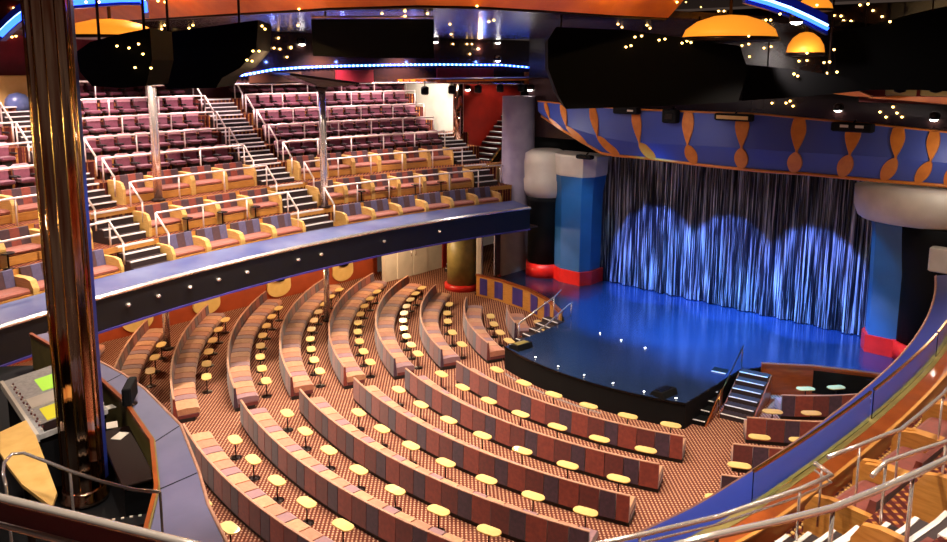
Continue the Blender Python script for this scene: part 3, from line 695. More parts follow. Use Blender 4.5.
# ------------------------------------------------------------------ lower far wall
for i, px in enumerate((60, 136, 206, 279, 343)):
    p = hy(px, 300, 19.2)
    o = thing('wall_sconce', 'cream tongue shaped wall panel with dark bowl lamp, %s from left under far balcony' % O(i+1), 'wall lamp', (p.x, 19.18, .12), 0, 'cream wall panels under the far balcony')
    pts = []
    for k in range(13): pts.append((.72*math.cos(PI+PI*k/12), .5+.5*math.sin(PI+PI*k/12)))
    pts += [(.66, 1.7), (-.66, 1.7)]
    MB().loft([[(x, -.08, z) for x, z in pts], [(x, .02, z) for x, z in pts]]).build('panel', M['cream'], o)
    MB().lathe([(.02, -.35), (.3, -.25), (.42, 0)], (0, -.1, 1.15), n=16, sy=.8).build('lamp_bowl', M['blackgloss'], o)
for i, px in enumerate((107, 170, 243, 310)):
    p = hy(px, 290, 19.2)
    o = thing('wall_speaker', 'small black wall speaker between cream panels, %s from left' % O(i+1), 'speaker', (p.x, 19.1, 1.3), 0, 'small black speakers on the terracotta wall')
    MB().rbox((0, 0, 0), (.42, .22, .36), 0, .03).build('cabinet', M['black'], o)
    MB().box((0, -.12, 0), (.34, .02, .28)).build('grille', M['blackgloss'], o)
mb = MB(); mb.box((-3.6, 17.6, 1.9), (4.6, .3, 3.8)); struct('wall_panel_white', mb, M['white'])
p0 = hy(408, 270, 17.4)
t = thing('door_1', 'pale double door in the white wall under the far balcony', 'door', (p0.x+.4, 17.42, 0)); 
t['kind'] = 'structure'
for s in (-.62, .62):
    lf = MB().rbox((s, 0, 1.35), (1.2, .08, 2.7), 0, .02).build('door_leaf', M['white'], t)
    MB().tube([(s-.45*(1 if s > 0 else -1), -.09, 1.2), (s-.45*(1 if s > 0 else -1), -.09, 1.6)], .02).build('door_handle', M['chrome'], lf)
t = thing('beige_drum_column', 'thick olive beige round column on a red base under the end of the far balcony', 'column')
p = hz(463, 294, 0); t.location = (p.x+.9, p.y+.9, 0)
MB().lathe([(.85, .3), (.85, 3.74)], n=28).build('shaft', M['olive'], t); MB().lathe([(1.0, 0), (1.0, .28), (.86, .32)], n=28).build('base', M['redbase'], t)
p = hz(479.5, 294, 0)
t = thing('white_post', 'pale blue white post left of the oak deck wall', 'post', (p.x, p.y, 0))
MB().rbox((0, 0, 1.87), (.3, .3, 3.74), .5, .03).build('shaft', M['white'], t); MB().box((0, 0, .05), (.4, .4, .1), .5).build('foot', M['darkmetal'], t)
p = hy(438, 270, 17.4)
t = thing('lobby_stairs', 'short stairs with white nosings against a red wall behind the sofas', 'stairs', (p.x+.2, 16.2, 0), R(30))
for i in range(5):
    s = MB().box((.3*i, 0, .1+.2*i), (.3, 1.1, .2)).build('step', M['riser'], t); MB().box((.3*i-.13, 0, .205+.2*i), (.05, 1.1, .02)).build('nosing', M['nosing'], s)
mb = MB(); mb.box((-.2, 17.5, 1.9), (2.2, .3, 3.8)); struct('wall_red_lower', mb, M['redwall'])
mb = MB(); mb.box((5.0, 15.5, 2.4), (6.5, .4, 4.8)); struct('wall_wing', mb, M['black'])
mb = MB(); mb.box((3.4, -15.6, 6), (8, 7.2, 12)); struct('wall_wing', mb, M['black'])
for i, (px, lab) in enumerate(((497, 'grey scenery flat standing in the dark left stage wing'), (513, 'narrow dark scenery flat in the left stage wing'))):
    p = hy(px, 262, 13.9)
    o = thing('scenery_flat', lab, 'scenery', (p.x, 13.9, SZ if 0 else 0)); MB().box((0, 0, 1.9), (.5-.2*i, .08, 3.8)).build('flat', M['lav' if i == 0 else 'darkmetal'], o)
    MB().tube([(0, .05, 1.6), (0, .7, .02)], .03).build('brace', M['darkmetal'], o)
p = hy(14, 104, 21.2)
t = thing('globe_lamp', 'blue grey globe on a cream wall panel at the far left edge', 'lamp', (p.x, 21.3, p.z))
MB().rbox((0, 0, 0), (2.6, .2, 2.4), 0, .05).build('panel', M['cream'], t)
MB().lathe([(.02, -.5), (.3, -.42), (.46, -.22), (.5, 0), (.46, .22), (.3, .42), (.02, .5)], (0, -.55, 0), n=20).build('globe', M['ledge'], t)
MB().box((0, -.2, 0), (.2, .3, .2)).build('bracket', M['darkmetal'], t)
# ------------------------------------------------------------------ ceiling
mb = MB(); mb.box((-16, 0, 16.3), (64, 52, .3)); struct('ceiling', mb, M['brownceil'])
# big rounded soffit
edge_pts = [(-23.2, 14.8), (-23.0, 9.), (-22.7, 4.), (-22.4, .4), (-21.6, -1.9), (-20.4, -2.75), (-18.2, -3.1), (-15.8, -3.3), (-13.4, -3.9)]
sp = edge_pts+[(-4.5, -6.0), (-.2, -6.3), (-.2, 14.8)]
t = thing('ceiling_soffit', 'large dark rounded ceiling soffit with a glowing orange edge over the house', 'ceiling panel')
MB().prism(sp, 13.75, 13.95).build('soffit_panel', M['ceil'], t)
l = []
for i, (x, y) in enumerate(edge_pts):
    a = Vector(edge_pts[max(i-1, 0)]); b = Vector(edge_pts[min(i+1, len(edge_pts)-1)]); n = Vector((-(b-a).y, (b-a).x)).normalized()
    if n.x > 0 and abs(n.x) > abs(n.y): n = -n
    if n.y > 0 and abs(n.y) >= abs(n.x): n = -n
    l.append([(x, y, 13.78), (x+n.x*.1, y+n.y*.1, 13.72), (x+n.x*1.5, y+n.y*1.5, 14.9), (x+n.x*1.5, y+n.y*1.5, 15.1), (x, y, 14.4)])
MB().loft(l).build('orange_cove', M['orange'], t)
MB().tube([(x, y, 13.7) for x, y in edge_pts], .04).build('rim_trim', M['darkmetal'], t)
# far fascia with led strip
def fy(px, py): return hy(px, py, 15.0)
FT_ = [(150, 30), (245, 36), (300, 38), (440, 38), (545, 40), (620, 40)]
FB_ = [(150, 85.5), (245, 84.5), (300, 84), (440, 83), (545, 85), (620, 90)]
LED = [(150, 84), (215, 78), (245, 74.5), (272, 69.5), (300, 67.5), (340, 66), (390, 65), (440, 64.5), (500, 65), (535, 68), (549, 70)]
t = thing('balcony_soffit', 'dark arched soffit over the far balcony with a blue light strip', 'ceiling panel')
l = []
for i in range(25):
    px = 150+470*i/24; a = fy(px, interp(FT_, px)); b = fy(px, interp(FB_, px))
    l.append([(a.x, 15., 13.8), (b.x, 15., b.z), (b.x, 15.25, b.z), (b.x, 15.25, 13.8)])
MB().loft(l).build('fascia', M['ceil'], t)
MB().tube([fy(px, interp(FB_, px))+Vector((0, -.03, .02)) for px in range(150, 621, 10)], .05).build('chrome_edge', M['chrome'], t)
strip = MB().tube([fy(px, interp(LED, px))+Vector((0, -.1, 0)) for px in range(236, 552, 6)], .05).build('led_strip', M['bled'], t)
for i in range(75):
    px = 240+305*i/74; q = fy(px, interp(LED, px))+Vector((0, -.16, .0))
    MB().box(q, (.09, .05, .09)).build('led_dot', M['wled'], strip)
# panel under the led: brown and orange patches
for (x0, x1, y0, y1, m, lab) in ((248, 300, 72, 82, 'brownceil', 'brown soffit panel under the left of the blue strip'), (335, 372, 70, 82, 'maroon', 'maroon soffit panel under the middle of the blue strip'), (436, 492, 68, 82, 'maroon', 'plum soffit panel under the right of the blue strip'), (524, 548, 72, 83, 'orange', 'glowing orange soffit panel at the right end of the blue strip')):
    a = fy(x0, y0); b = fy(x1, y1); mb = MB(); mb.box(((a.x+b.x)/2, 14.93, (a.z+b.z)/2), (b.x-a.x, .1, a.z-b.z)); tag(mb.build('soffit_panel', M[m]), lab, 'ceiling panel')
# upper balcony ceiling
mb = MB(); mb.prism([(-30, 15.2), (8, 15.2), (8, 24.5), (-30, 24.5)], 13.5, 13.7); struct('ceiling_balcony', mb, M['brownceil'])
# slatted lighting tray at stage end of the balcony
t = thing('lighting_tray', 'slatted orange lighting tray over the stage end of the far balcony', 'ceiling panel')
a = hy(400, 88, 14.4); b = hy(560, 92, 14.4)
for k in range(9):
    MB().box(((a.x+b.x)/2+.15*k, 13.4-.3*k+1.2, 11.52), (b.x-a.x, .12, .1)).build('slat', M['walnut' if k % 2 else 'orange'], t)
MB().box(((a.x+b.x)/2, 12., 11.62), (b.x-a.x, 2.6, .05)).build('tray', M['brownceil'], t)
for i, px in enumerate((425, 452, 478, 500, 521, 534)):
    p = hy(px, 104, 12.6); o = thing('stage_lantern', 'black stage lantern under the slatted tray, %s from the left' % O(i+1), 'light', (p.x, 12.6, 11.05), 0, 'stage lanterns under the slatted tray')
    MB().lathe([(.16, -.2), (.2, -.15), (.2, .15), (.1, .22)], n=12).build('body', M['black'], o); MB().tube([(0, 0, .2), (0, 0, .5)], .03).build('hanger', M['darkmetal'], o)
    MB().lathe([(.15, -.215), (.05, -.23)], n=12).build('lens', M['chrome'], o)
# hanging black speaker and screen housings
def slabpx(name, label, cat, poly, dist, depth, m, parts=None):
    f = [hd(px, py, dist) for px, py in poly]; c = sum(f, Vector())/len(f)
    t = thing(name, label, cat, c)
    fw = Vector((_f.x, _f.y, 0)).normalized()
    MB().loft([[p-c for p in f], [(p-c)*.96+fw*depth for p in f]]).build('housing', M[m], t)
    return t, c, fw
def hang(t, c, fw, xs, zb):
    for s in xs:
        q = _r*s
        MB().tube([(q.x+fw.x*.3, q.y+fw.y*.3, .2), (q.x+fw.x*.3, q.y+fw.y*.3, zb-c.z)], .03).build('hanger', M['darkmetal'], t)
t, c, fw = slabpx('hanging_speaker', 'black rounded hanging speaker pod, leftmost beside the mirrored column', 'speaker', [(76, 52), (90, 42), (120, 34), (150, 28), (152, 60), (146, 86), (120, 88), (92, 86), (80, 72)], 15.4, 1.2, 'void'); hang(t, c, fw, (-.4, .5), 14.9)
t, c, fw = slabpx('hanging_speaker', 'black hanging speaker pod shaped like a trapezoid, left of the blue light strip', 'speaker', [(143, 36), (200, 28), (258, 20), (256, 50), (240, 68), (222, 78), (216, 88), (168, 89), (156, 78), (148, 62)], 17.5, 1.4, 'void'); hang(t, c, fw, (-.8, .8), 14.9)
t, c, fw = slabpx('projection_screen', 'large black rectangular screen housing hanging above the blue light strip', 'screen', [(311, 19), (434, 19), (434, 58), (380, 58), (313, 56)], 22, .5, 'black'); hang(t, c, fw, (-1.4, 1.4), 13.8)
MB().tube([hd(311, 17, 21.9)-c, hd(434, 17, 21.9)-c], .035).build('chrome_rail', M['chrome'], t)
t, c, fw = slabpx('lighting_canopy', 'huge black lighting canopy hanging in front of the stage', 'canopy', [(556, 27), (630, 30), (740, 46), (748, 70), (738, 102), (700, 104), (640, 107), (566, 109), (558, 95), (548, 68), (548, 40)], 24, 2.2, 'void'); hang(t, c, fw, (-2.2, 2.0), 13.8)
t, c, fw = slabpx('lighting_canopy', 'dark canopy section joined to the right of the huge black canopy', 'canopy', [(744, 64), (800, 70), (850, 78), (870, 90), (800, 97), (742, 101)], 25.5, 1.6, 'void'); hang(t, c, fw, (-1., 1.0), 14.9)
t, c, fw = slabpx('ceiling_bulkhead', 'dark purple bulkhead filling the upper right corner', 'ceiling panel', [(832, 32), (880, 24), (958, 4), (962, 92), (920, 90), (872, 90), (838, 78)], 29, 1.5, 'void'); hang(t, c, fw, (-1., 1.4), 16.1)
# amber domes, their uplight put in as emission
for (px, py, w, h, dist, lab) in ((110, 28, 88, 18, 21, 'amber ceiling dome with uplight glow beside the mirrored column'), (730, 27, 92, 24, 24, 'amber ceiling dome with uplight glow above the black canopy'), (806, 43, 36, 22, 27, 'small amber ceiling dome near the right blue strip'), (815, 3, 34, 14, 24, 'amber ceiling dome at the top right edge')):
    p = hd(px, py, dist); rr = w/2/FPX*dist; hh = h/FPX*dist
    o = thing('ceiling_dome', lab, 'ceiling lamp', p, 0, 'amber ceiling domes')
    MB().lathe([(rr*.9, -hh*.5), (rr, -hh*.42), (rr*.93, -hh*.1), (rr*.7, hh*.22), (rr*.35, hh*.44), (.02, hh*.5)], n=28).build('bowl', M['dome'], o)
    MB().lathe([(rr*.92, -hh*.6), (rr*1.04, -hh*.56), (rr*1.03, -hh*.42), (rr*.95, -hh*.45)], n=28).build('rim', M['darkmetal'], o)
    MB().tube([(0, 0, hh*.3), (0, 0, 16.2-p.z)], .05).build('stem', M['darkmetal'], o)
# blue strips, left and right
for k, (pts, dist, lab) in enumerate((([(0, 35), (8, 27), (16, 20), (24, 14)], 15, 'blue light strip at the far left top edge'), ([(60, 6), (66, 3), (90, 1), (120, -1), (140, -1), (144, 3), (145, 12)], 16, 'blue light strip curving over the mirrored column'), ([(745, -3), (770, 4), (790, 11), (810, 20), (828, 29)], 20, 'bright double blue light strip at the top right'))):
    t = thing('light_strip', lab, 'light strip', hd(*pts[len(pts)//2], dist), 0, 'blue ceiling light strips'); c = t.location.copy()
    MB().tube([hd(px, py, dist)-c for px, py in pts], .06 if k < 2 else .045).build('blue_tube', M['bled'], t)
    MB().tube([hd(px, py-3.5, dist)-c for px, py in pts], .025 if k < 2 else .03).build('white_tube', M['wled'], t)
    l = []
    for px, py in pts:
        a = hd(px, py-14, dist+.5)-c; b = hd(px, py+6, dist+.4)-c; l.append([a, b, b+fw*.2, a+fw*.2])
    MB().loft(l).build('backing', M['ledge2'], t)
    MB().tube([(0, 0, 0), fw*.6, fw*.6+Vector((0, 0, 16.2-c.z))], .04).build('bracket', M['darkmetal'], t)
# string lights: sit on whatever ceiling surface is behind them
BULB = [(12,37),(16,36),(129,48),(117,46),(138.5,44),(143,54),(135,67.5),(151,68),(86,2),(99,2),(13.5,8),(158,1),(165,2),(164.5,25),(161.6,29),(193,25),(189,28),(262,26),(265,29),(278.5,38),(298,25),(259,51),(253,51),(274,48),(280,49),(291,48),(247,60),(252,61),(287,57),(299,9),(291,47),(382,13.5),(405,11),(405,16),(427.5,13.5),(450,24),(451,34),(453,44),(467,44),(472,44),(489,21.6),(494,20),(470,54),(477,6),(618,24),(622,27),(647,25),(650,28),(635,37),(641.6,36),(659,40),(665,39),(626,47),(631,45.6),(677,2),(686,2),(701,7),(718.6,11),(724,11),(682,43),(687,41),(691,42.5),(742,45.6),(748.7,36),(748.7,44),(764,48),(771,46.5),(749.5,56.6),(766,20),(770.6,20),(780,14),(807,53),(799,61),(807,60.5),(794,74),(797.7,76),(860,5),(868,4),(873,10.5),(882,16.5),(890,21.6),(841,16),(843.6,20.6),(851,21),(834,15.5),(817,5),(834,49.5),(824,62.5),(829.6,62),(827.5,73),(837,72),(772,103),(786,103),(793,106),(790,101),(880,112),(886,117),(893,107),(897,113),(902,117)]
SPOTS = [(302,42),(435.5,40),(498,41),(498,59),(796.5,18),(838,108),(934,117),(468,88),(530,88)]
dg = bpy.context.evaluated_depsgraph_get(); bpy.context.view_layer.update()
mbulb = MB().lathe([(.012, -.05), (.05, -.02), (.055, .01), (.03, .045)], n=8).build('proto', M['bulb']); bulbmesh = mbulb.data; bpy.data.objects.remove(mbulb)
mcap = MB().lathe([(.035, .035), (.035, .075)], n=8).build('proto', M['darkmetal']); capmesh = mcap.data; bpy.data.objects.remove(mcap)
mspot = MB().lathe([(.17, -.1), (.17, .12), (.06, .2)], n=14).build('proto', M['darkmetal']); spm = mspot.data; bpy.data.objects.remove(mspot)
mlens = MB().lathe([(.15, -.11), (.1, -.15), (.02, -.17)], n=14).build('proto', M['wbulb']); lnm = mlens.data; bpy.data.objects.remove(mlens)
def surf(px, py):
    d = ray(px, py).normalized()
    ok, loc, nrm, idx, ob, mx = bpy.context.scene.ray_cast(dg, CAM+d*1.0, d)
    if not ok or (loc-CAM).length > 60: return CAM+d*30
    return loc-d*.1
dg = bpy.context.evaluated_depsgraph_get(); dg.update()
order = sorted(range(len(BULB)), key=lambda i: BULB[i][0])
zone = lambda px: 'left of the blue strip' if px < 235 else 'around the blue strip' if px < 560 else 'above the black canopy' if px < 790 else 'in the top right corner'
cnt = {}
spb = [surf(*b) for b in BULB]; sps = [surf(*b) for b in SPOTS]
for i in order:
    b = BULB[i]; zn = zone(b[0]); cnt[zn] = cnt.get(zn, 0)+1
    p = spb[i]
    o = thing('ceiling_bulb', 'tiny amber ceiling bulb, %s from the left of those %s' % (O(cnt[zn]), zn), 'light bulb', p, 0, 'amber bulbs dotted over the ceiling')
    for nm, me in (('bulb', bulbmesh), ('cap', capmesh)):
        c = bpy.data.objects.new(nm, me); COL.objects.link(c); c.parent = o
    s = max(.4, min(.95, (p-CAM).length/36)); o.scale = (s, s, s)
for i, (b, p) in enumerate(zip(SPOTS, sps)):
    o = thing('ceiling_spotlight', 'bright white ceiling spotlight, %s from the left' % O(sorted(x[0]+x[1]*.01 for x in SPOTS).index(b[0]+b[1]*.01)+1), 'spotlight', p, 0, 'bright white spotlights')
    d = (CAM-p); o.rotation_euler = (0, 0, 0)
    hsg = bpy.data.objects.new('housing', spm); COL.objects.link(hsg); hsg.parent = o
    ln = bpy.data.objects.new('lens', lnm); COL.objects.link(ln); ln.parent = o
# ------------------------------------------------------------------ booth
outer = [(-27.3, 7.2), (-27.3, 5.5), (-27.25, 4.0), (-27.2, 2.7), (-27.25, 1.43), (-27.6, -.94), (-28.31, -3.0), (-28.75, -4.1), (-29.2, -5.6), (-29.9, -7.2)]
inner = [(-27.75, 7.2), (-27.7, 5.5), (-27.7, 3.9), (-27.8, 2.4), (-27.95, .9), (-28.4, -1.3), (-29.16, -3.05), (-29.84, -4.1), (-30.5, -5.2), (-31.2, -6.4)]
t = thing('booth_ledge', 'slate blue curved ledge around the sunken control booth', 'ledge')
def ring(a, b, z0, z1, m, nm, off=0.):
    return MB().loft([[(x0, y0, z0), (x1, y1, z0), (x1, y1, z1), (x0, y0, z1)] for (x0, y0), (x1, y1) in zip(a, b)]).build(nm, M[m], t)
ring(outer, inner, 4.84, 4.9, 'ledge3', 'ledge_top')
out2 = [(x-.06, y) for x, y in outer]; inn2 = [(x+.08, y) for x, y in inner]
ring(out2, [(x-.1, y) for x, y in out2], 3.76, 4.85, 'fascia', 'ledge_front')
ring(inner, inn2, 3.98, 4.96, 'olive', 'inner_wall')
ring([(x-.03, y) for x, y in inner], [(x+.05, y) for x, y in inner], 4.92, 5.0, 'walnut', 'wood_trim')
MB().tube([(x, y, 4.9) for x, y in outer], .03).build('edge_trim', M['piping'], t)
for i in (3, 5, 6, 8):
    (x0, y0), (x1, y1) = outer[i], inner[i]
    MB().loft([[(x0+(x1-x0)*u, y0+(y1-y0)*u-.012, z) for u in (.05, .95) for z in (4.9,)]+[(x0+(x1-x0)*u, y0+(y1-y0)*u+.012, 4.9) for u in (.95, .05)], [(x0+(x1-x0)*u, y0+(y1-y0)*u-.012, 4.906) for u in (.05, .95)]+[(x0+(x1-x0)*u, y0+(y1-y0)*u+.012, 4.906) for u in (.95, .05)]]).build('seam', M['black'], t)
mb = MB(); mb.prism([(-38, -9.0), (-31.5, -7.2), (-29.95, -7.2), (-29.3, -5.6), (-28.4, -3), (-27.75, -.9), (-27.4, 1.43), (-27.4, 7.2), (-29.5, 9.0), (-38, 9.5)], 3.78, 3.98); struct('floor_booth', mb, M['black'])
# mixing desk
A = hz(3, 380, 5.62); B = hz(85, 358, 5.62); D_ = hz(45, 445, 5.62)
c0 = Vector((-29.35, .75, 0)); ang = math.atan2(2.5+1.4, (-29.2+29.85)) 
t = thing('mixing_desk', 'long grey mixing desk with glowing green screens behind the booth ledge', 'mixing desk', (-29.42, .6, 3.98), R(-7))
def db(x0, x1, y0, y1, za, zb, th=.06):   # sloped slab: za at x0, zb at x1
    return MB().loft([[(x0, y0, za-th), (x1, y0, zb-th), (x1, y0, zb), (x0, y0, za)], [(x0, y1, za-th), (x1, y1, zb-th), (x1, y1, zb), (x0, y1, za)]])
db(-.62, .62, -1.25, 2.05, 1.5, 1.66, .1).build('desk_top', M['grey'], t)
db(-.56, .56, -1.2, 2.0, 1.3, 1.3, .95).build('cabinet', M['black'], t)
db(-.66, -.6, -1.25, 2.05, 1.52, 1.53, .16).build('front_edge', M['white'], t)
for (x0, x1, y0, y1, m) in ((-.1, .5, .75, 1.5, 'screeng'), (-.35, .1, -.75, -.1, 'screeno'), (-.45, .2, .05, .6, 'white'), (-.5, .5, -1.2, -.85, 'darkmetal')):
    f = lambda x: 1.5+.16*(x+.62)/1.24+.015
    db(x0, x1, y0, y1, f(x0), f(x1), .02).build('screen' if 'screen' in m else 'control_panel', M[m], t)
for i in range(26):
    x = -.52+.04*(i % 2); y = -1.1+.11*i
    MB().box((x, y, 1.54), (.03, .05, .03)).build('fader', M['red2' if i % 3 else 'white'], t)
for (px, py, w, d_, h, z, lab, nm, cat, m) in ((131, 398, .75, .5, .42, 4.9, 'black monitor back standing on the booth ledge', 'monitor', 'monitor', 'black'),):
    p = hz(px, py+6, z); o = thing(nm, lab, cat, (p.x, p.y, z), R(-35))
    MB().rbox((0, 0, h/2+.08), (d_*.35, w, h), 0, .03).build('casing', M['black'], o); MB().box((-d_*.19, 0, h/2+.08), (.02, w*.9, h*.82)).build('screen', M['blackgloss'], o)
    MB().lathe([(.14, 0), (.14, .02), (.04, .04), (.04, .12)], n=12).build('stand', M['darkmetal'], o)
t = thing('booth_counter', 'dark counter inside the booth along the curved ledge', 'counter', (-28.75, -.9, 3.98), R(-14))
MB().rbox((0, 0, .68), (.6, 2.6, .06), 0, .02).build('counter_top', M['darkmetal'], t)
for s in (-1.2, 1.2): MB().box((0, s, .33), (.5, .06, .65)).build('side_panel', M['black'], t)
for (px, py, lab, k) in ((107, 408, 'white sheet of paper on the booth counter nearer the desk', 0), (120, 436, 'white sheet of paper on the booth counter nearer the camera', 1), (112, 425, 'white folded script beside the papers on the booth counter', 2)):
    p = hz(px, py, 4.7); mb = MB(); mb.box((0, 0, .0), (.32, .22, .012), .6*k); o = mb.build('paper_sheet', M['white']); o.location = (p.x, p.y, 4.702); tag(o, lab, 'paper')
p = hz(104, 418, 4.7); o = thing('bottle', 'dark green bottle with white cap on the booth counter', 'bottle', (p.x, p.y, 4.695))
MB().lathe([(.05, 0), (.05, .2), (.02, .28), (.02, .32)], n=12).build('body', mat('green glass', '#16382a', .15), o); MB().lathe([(.024, .32), (.024, .36)], n=10).build('cap', M['white'], o)
# steps into the booth, oak table and chrome rail
t = thing('booth_steps', 'black steps with dotted white nosings going down into the booth', 'stairs', (-29.4, -2.4, 3.98), R(60))
for i in range(3):
    s = MB().box((-.15-.3*i, 0, .1+.2*i), (.32, 1.3, .2)).build('step', M['black'], t)
    for j in range(9): MB().box((-.03-.3*i, -.55+.14*j, .21+.2*i), (.03, .05, .02)).build('nosing_light', M['white'], s)
pp = [(0, 432), (26, 420), (36, 436), (57, 492), (52, 507), (22, 484), (8, 466), (0, 452)]
q = [hz(px, py, 5.9) for px, py in pp]; c = sum(q, Vector())/len(q)
t = thing('oak_table', 'pale oak topped table in the lower left behind the curved chrome rail', 'table', (c.x, c.y, 3.98))
MB().loft([[(v.x-c.x, v.y-c.y, 1.86) for v in q], [(v.x-c.x, v.y-c.y, 1.92) for v in q]]).build('table_top', M['oakpale'], t)
MB().lathe([(.25, 0), (.06, .05), (.06, 1.8), (.2, 1.86)], n=12).build('pedestal', M['darkmetal'], t)
cr = [hz(px, py, 6.7) for px, py in ((6, 486), (3, 474), (4, 463), (12, 454), (24, 453), (45, 461), (70, 471), (100, 481), (135, 490), (160, 492))]
rail('handrail', 'curved chrome handrail in front of the pale oak table at lower left', cr, [((cr[0].x, cr[0].y, 3.98), tuple(cr[0])), ((cr[6].x, cr[6].y, 3.98), tuple(cr[6])), ((cr[9].x, cr[9].y, 4.2), tuple(cr[9]))], .024)
P0 = hz(0, 498, 10.); P1 = hz(180, 542, 10.); dv = (P1-P0); A_ = P0-dv*.6; B_ = P1+dv*.35
t = rail('handrail', 'thick chrome handrail crossing the lower left corner closest to the camera', [tuple(A_), tuple(P0), tuple(P1), tuple(B_)], [], .024)
dz = Vector((0, 0, -.16)); MB().tube([A_+dz, B_+dz], .018).build('lower_rail', M['rail'], t)
MB().loft([[(v.x, v.y, 9.86), (v.x, v.y, 9.97), (v.x+.02, v.y+.01, 9.97), (v.x+.02, v.y+.01, 9.86)] for v in (A_, B_)]).build('maroon_panel', M['maroon'], t)
for v in (A_, B_): MB().tube([(v.x, v.y, 8.6), tuple(v)], .02).build('post', M['chrome'], t)
mb = MB(); mb.box((-34.2, -11.4, 8.5), (1.6, 6.0, .2)); struct('floor_walkway', mb, M['carpet2'])
# glass guard along the near ledge
for i, (t0, t1) in enumerate(((-11, -5.2), (-5.0, .8), (1.0, 6.8), (7.0, 12.6))):
    t = thing('glass_panel', 'clear glass guard panel on the royal blue ledge, %s from the camera' % O(i+1), 'glass panel', (0, 0, 0), 0, 'glass guard panels of the near balcony')
    MB().sweep([(.8, 5.13), (.82, 5.13), (.82, 5.75), (.8, 5.75)], t0, t1, 14, bf(-1)).build('pane', M['glass'], t)
    MB().sweep([(.785, 5.75), (.835, 5.75), (.835, 5.79), (.785, 5.79)], t0, t1, 14, bf(-1)).build('top_rail', M['brass'], t)
# ------------------------------------------------------------------ light
def spot(name, p, tgt, e, col, size, blend=.5, r=.15):
    l = bpy.data.lights.new(name, 'SPOT'); l.energy = e; l.color = col; l.spot_size = R(size); l.spot_blend = blend; l.shadow_soft_size = r
    o = bpy.data.objects.new(name, l); COL.objects.link(o); o.location = p
    o.rotation_euler = (Vector(tgt)-Vector(p)).to_track_quat('-Z', 'Y').to_euler(); return o
def point(name, p, e, col, r=.1):
    l = bpy.data.lights.new(name, 'POINT'); l.energy = e; l.color = col; l.shadow_soft_size = r
    o = bpy.data.objects.new(name, l); COL.objects.link(o); o.location = p; return o
W = (1, .84, .66); W2 = (1, .72, .45)
KH = 1.9
for x, y, e in ((-20, 2, 1), (-17, -4, 1), (-23, -5, 1), (-15, 3, .6), (-24, 7, 1.2), (-19, 8, 1.1), (-13, 9, .8), (-13, -7, .6)):
    spot('house_downlight', (x, y, 13.5), (x, y, 0), 2600*e*KH, W, 105, .7, .12)
for x in (-27, -22, -17, -12, -7):
    spot('balcony_downlight', (x, 13.5, 13.4), (x, 16, 6), 1500*KH, (1, .8, .68), 110, .7, .12)
    spot('balcony_downlight', (x+2, 19., 13.3), (x+2, 18.4, 8), 1100*KH, (1, .74, .72), 120, .7, .12)
for x in (-26, -21, -16, -11, -7): point('under_balcony_lamp', (x, 16.5 if x < -9 else 15, 3.3), (210 if x < -9 else 330)*KH, (1, .72, .42), .12)
for x, y in ((-25, -10.5), (-19, -13.5), (-12, -13.5), (-28, -14)): spot('near_balcony_downlight', (x, y, 13.4), (x, y-1.2, 6), 1300*KH, W, 100, .7, .12)  # last spot is added to brighten the foreground rails
spot('corner_fill', (-33.2, -11.6, 14.5), (-33.3, -11.8, 9), 2200, W, 80, .6)  # added spot that brightens the lower left rails, not a house fitting
point('right_floor_lamp', (-13, -8.5, 3.4), 120, W, .1); point('right_floor_lamp', (-9, -8.3, 3.4), 90, W, .1)
spot('bright_wall_wash', (-2.5, 15.5, 12.8), (.2, 18, 9.5), 3000, (1, .93, .82), 80, .5, .1)
spot('red_stairs_light', (1.5, 13.5, 11.2), (3.5, 17, 8), 600, W, 80, .5)
spot('booth_fill', (-29.5, -3.5, 12.2), (-29, -.4, 4.5), 1500, (1, .9, .8), 75, .6)  # added spot to lift the dark booth interior
spot('column_fill', (-33, -6.5, 14.), (-30, -2.2, 8.5), 2600, (1, .86, .74), 60, .6, .3)  # added spot aimed at the mirrored column to brighten it
point('column_fill_point', (-32.5, .5, 9.), 160, (1, .8, .7), .25)  # second added fill for the column, no lamp hangs here
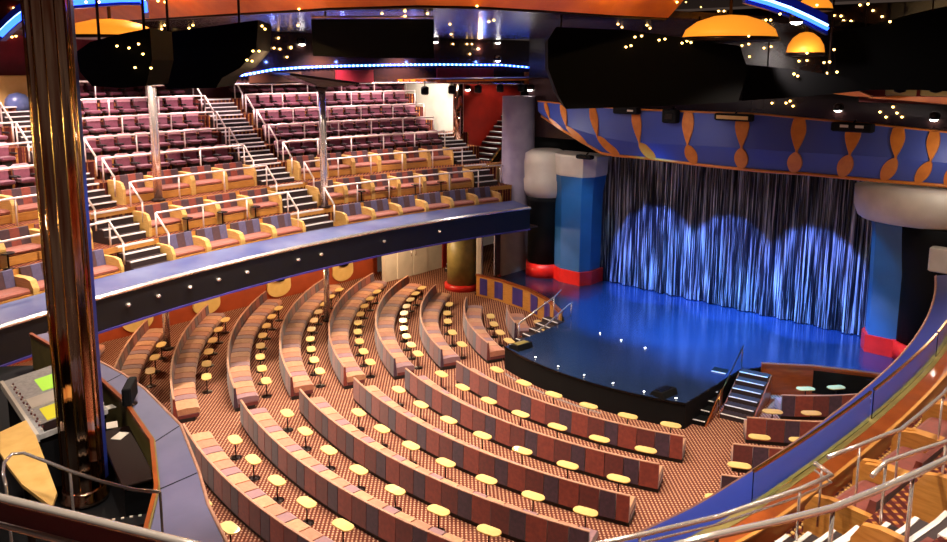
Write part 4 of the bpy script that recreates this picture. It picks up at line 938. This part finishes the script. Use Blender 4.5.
# stage: blue washes and curtain spots
B1 = (.05, .36, 1.); B2 = (.13, .25, 1.)
spot('blue_wash', (-7, 3.5, 13.2), (-3, 1.5, 1), 30000, B1, 48, .6, .2)
spot('blue_wash', (-7, -3.0, 13.2), (-4, -3.5, 1), 30000, B1, 50, .6, .2)
spot('blue_wash', (-9, 0, 13.2), (-7.5, 0, 1), 4000, B1, 40, .8, .2)
for y, e in ((3.6, 1.), (-.3, 1.), (-4.2, 1.)):
    spot('curtain_spot', (-9.0, y*.8, 10.8), (0, y, 2.35), 36000*e, B2, 26, .3, .06)
spot('curtain_top_light', (-6, 0, 9.5), (0, 0, 7), 60, (1, .8, .7), 95, .9, .2)
spot('cyan_pillar_light', (-5, 5.5, 9.5), (-1.5, 7.6, 3), 900, (.3, .7, 1), 45, .6)
spot('cyan_pillar_light', (-4, -4.4, 8.5), (-.8, -7.0, 3), 700, (.25, .65, 1), 38, .6)
for x, y in ((-12, 3), (-10, -6)): spot('valance_wash', (x, y, 12.9), (-2, y*1.2, 9), 900, (1, .86, .8), 75, .7)
point('capital_light', (-4.5, 8.8, 8.9), 140, (1, .92, .85), .1); point('capital_light', (-3.6, -9.8, 8.9), 90, (1, .9, .8), .1)
spot('red_base_light', (-6, 9, 6), (-1.5, 8.5, 1.2), 1600, (1, .35, .3), 34, .6)
spot('red_base_light', (-5, -6, 6), (-1.5, -7.6, 1.2), 1200, (1, .35, .3), 34, .6)
for x, y in ((-24.2, 6), (-24., 1), (-21, -4.6), (-16.5, -5.0)): point('cove_lamp', (x, y, 14.6), 260, (1, .62, .25), .08)
for px in (270, 340, 410, 480, 540): p = fy(px, 62); point('strip_glow', (p.x, 14.7, p.z), 22, (.15, .25, 1), .04)
for px, py in ((270, 45), (480, 40)):
    p = surf(px, py); point('soffit_glow', (p.x, p.y, p.z-.5), 70, (1, .6, .3), .05)  # added warm points that tint the soffit underside
w = bpy.data.worlds.new('world'); bpy.context.scene.world = w; w.use_nodes = True
w.node_tree.nodes['Background'].inputs[0].default_value = (.9, .62, .5, 1); w.node_tree.nodes['Background'].inputs[1].default_value = .06
vs = bpy.context.scene.view_settings; vs.view_transform = 'Standard'; vs.look = 'None'; vs.exposure = 0.; vs.gamma = 1.; vs.use_curve_mapping = False
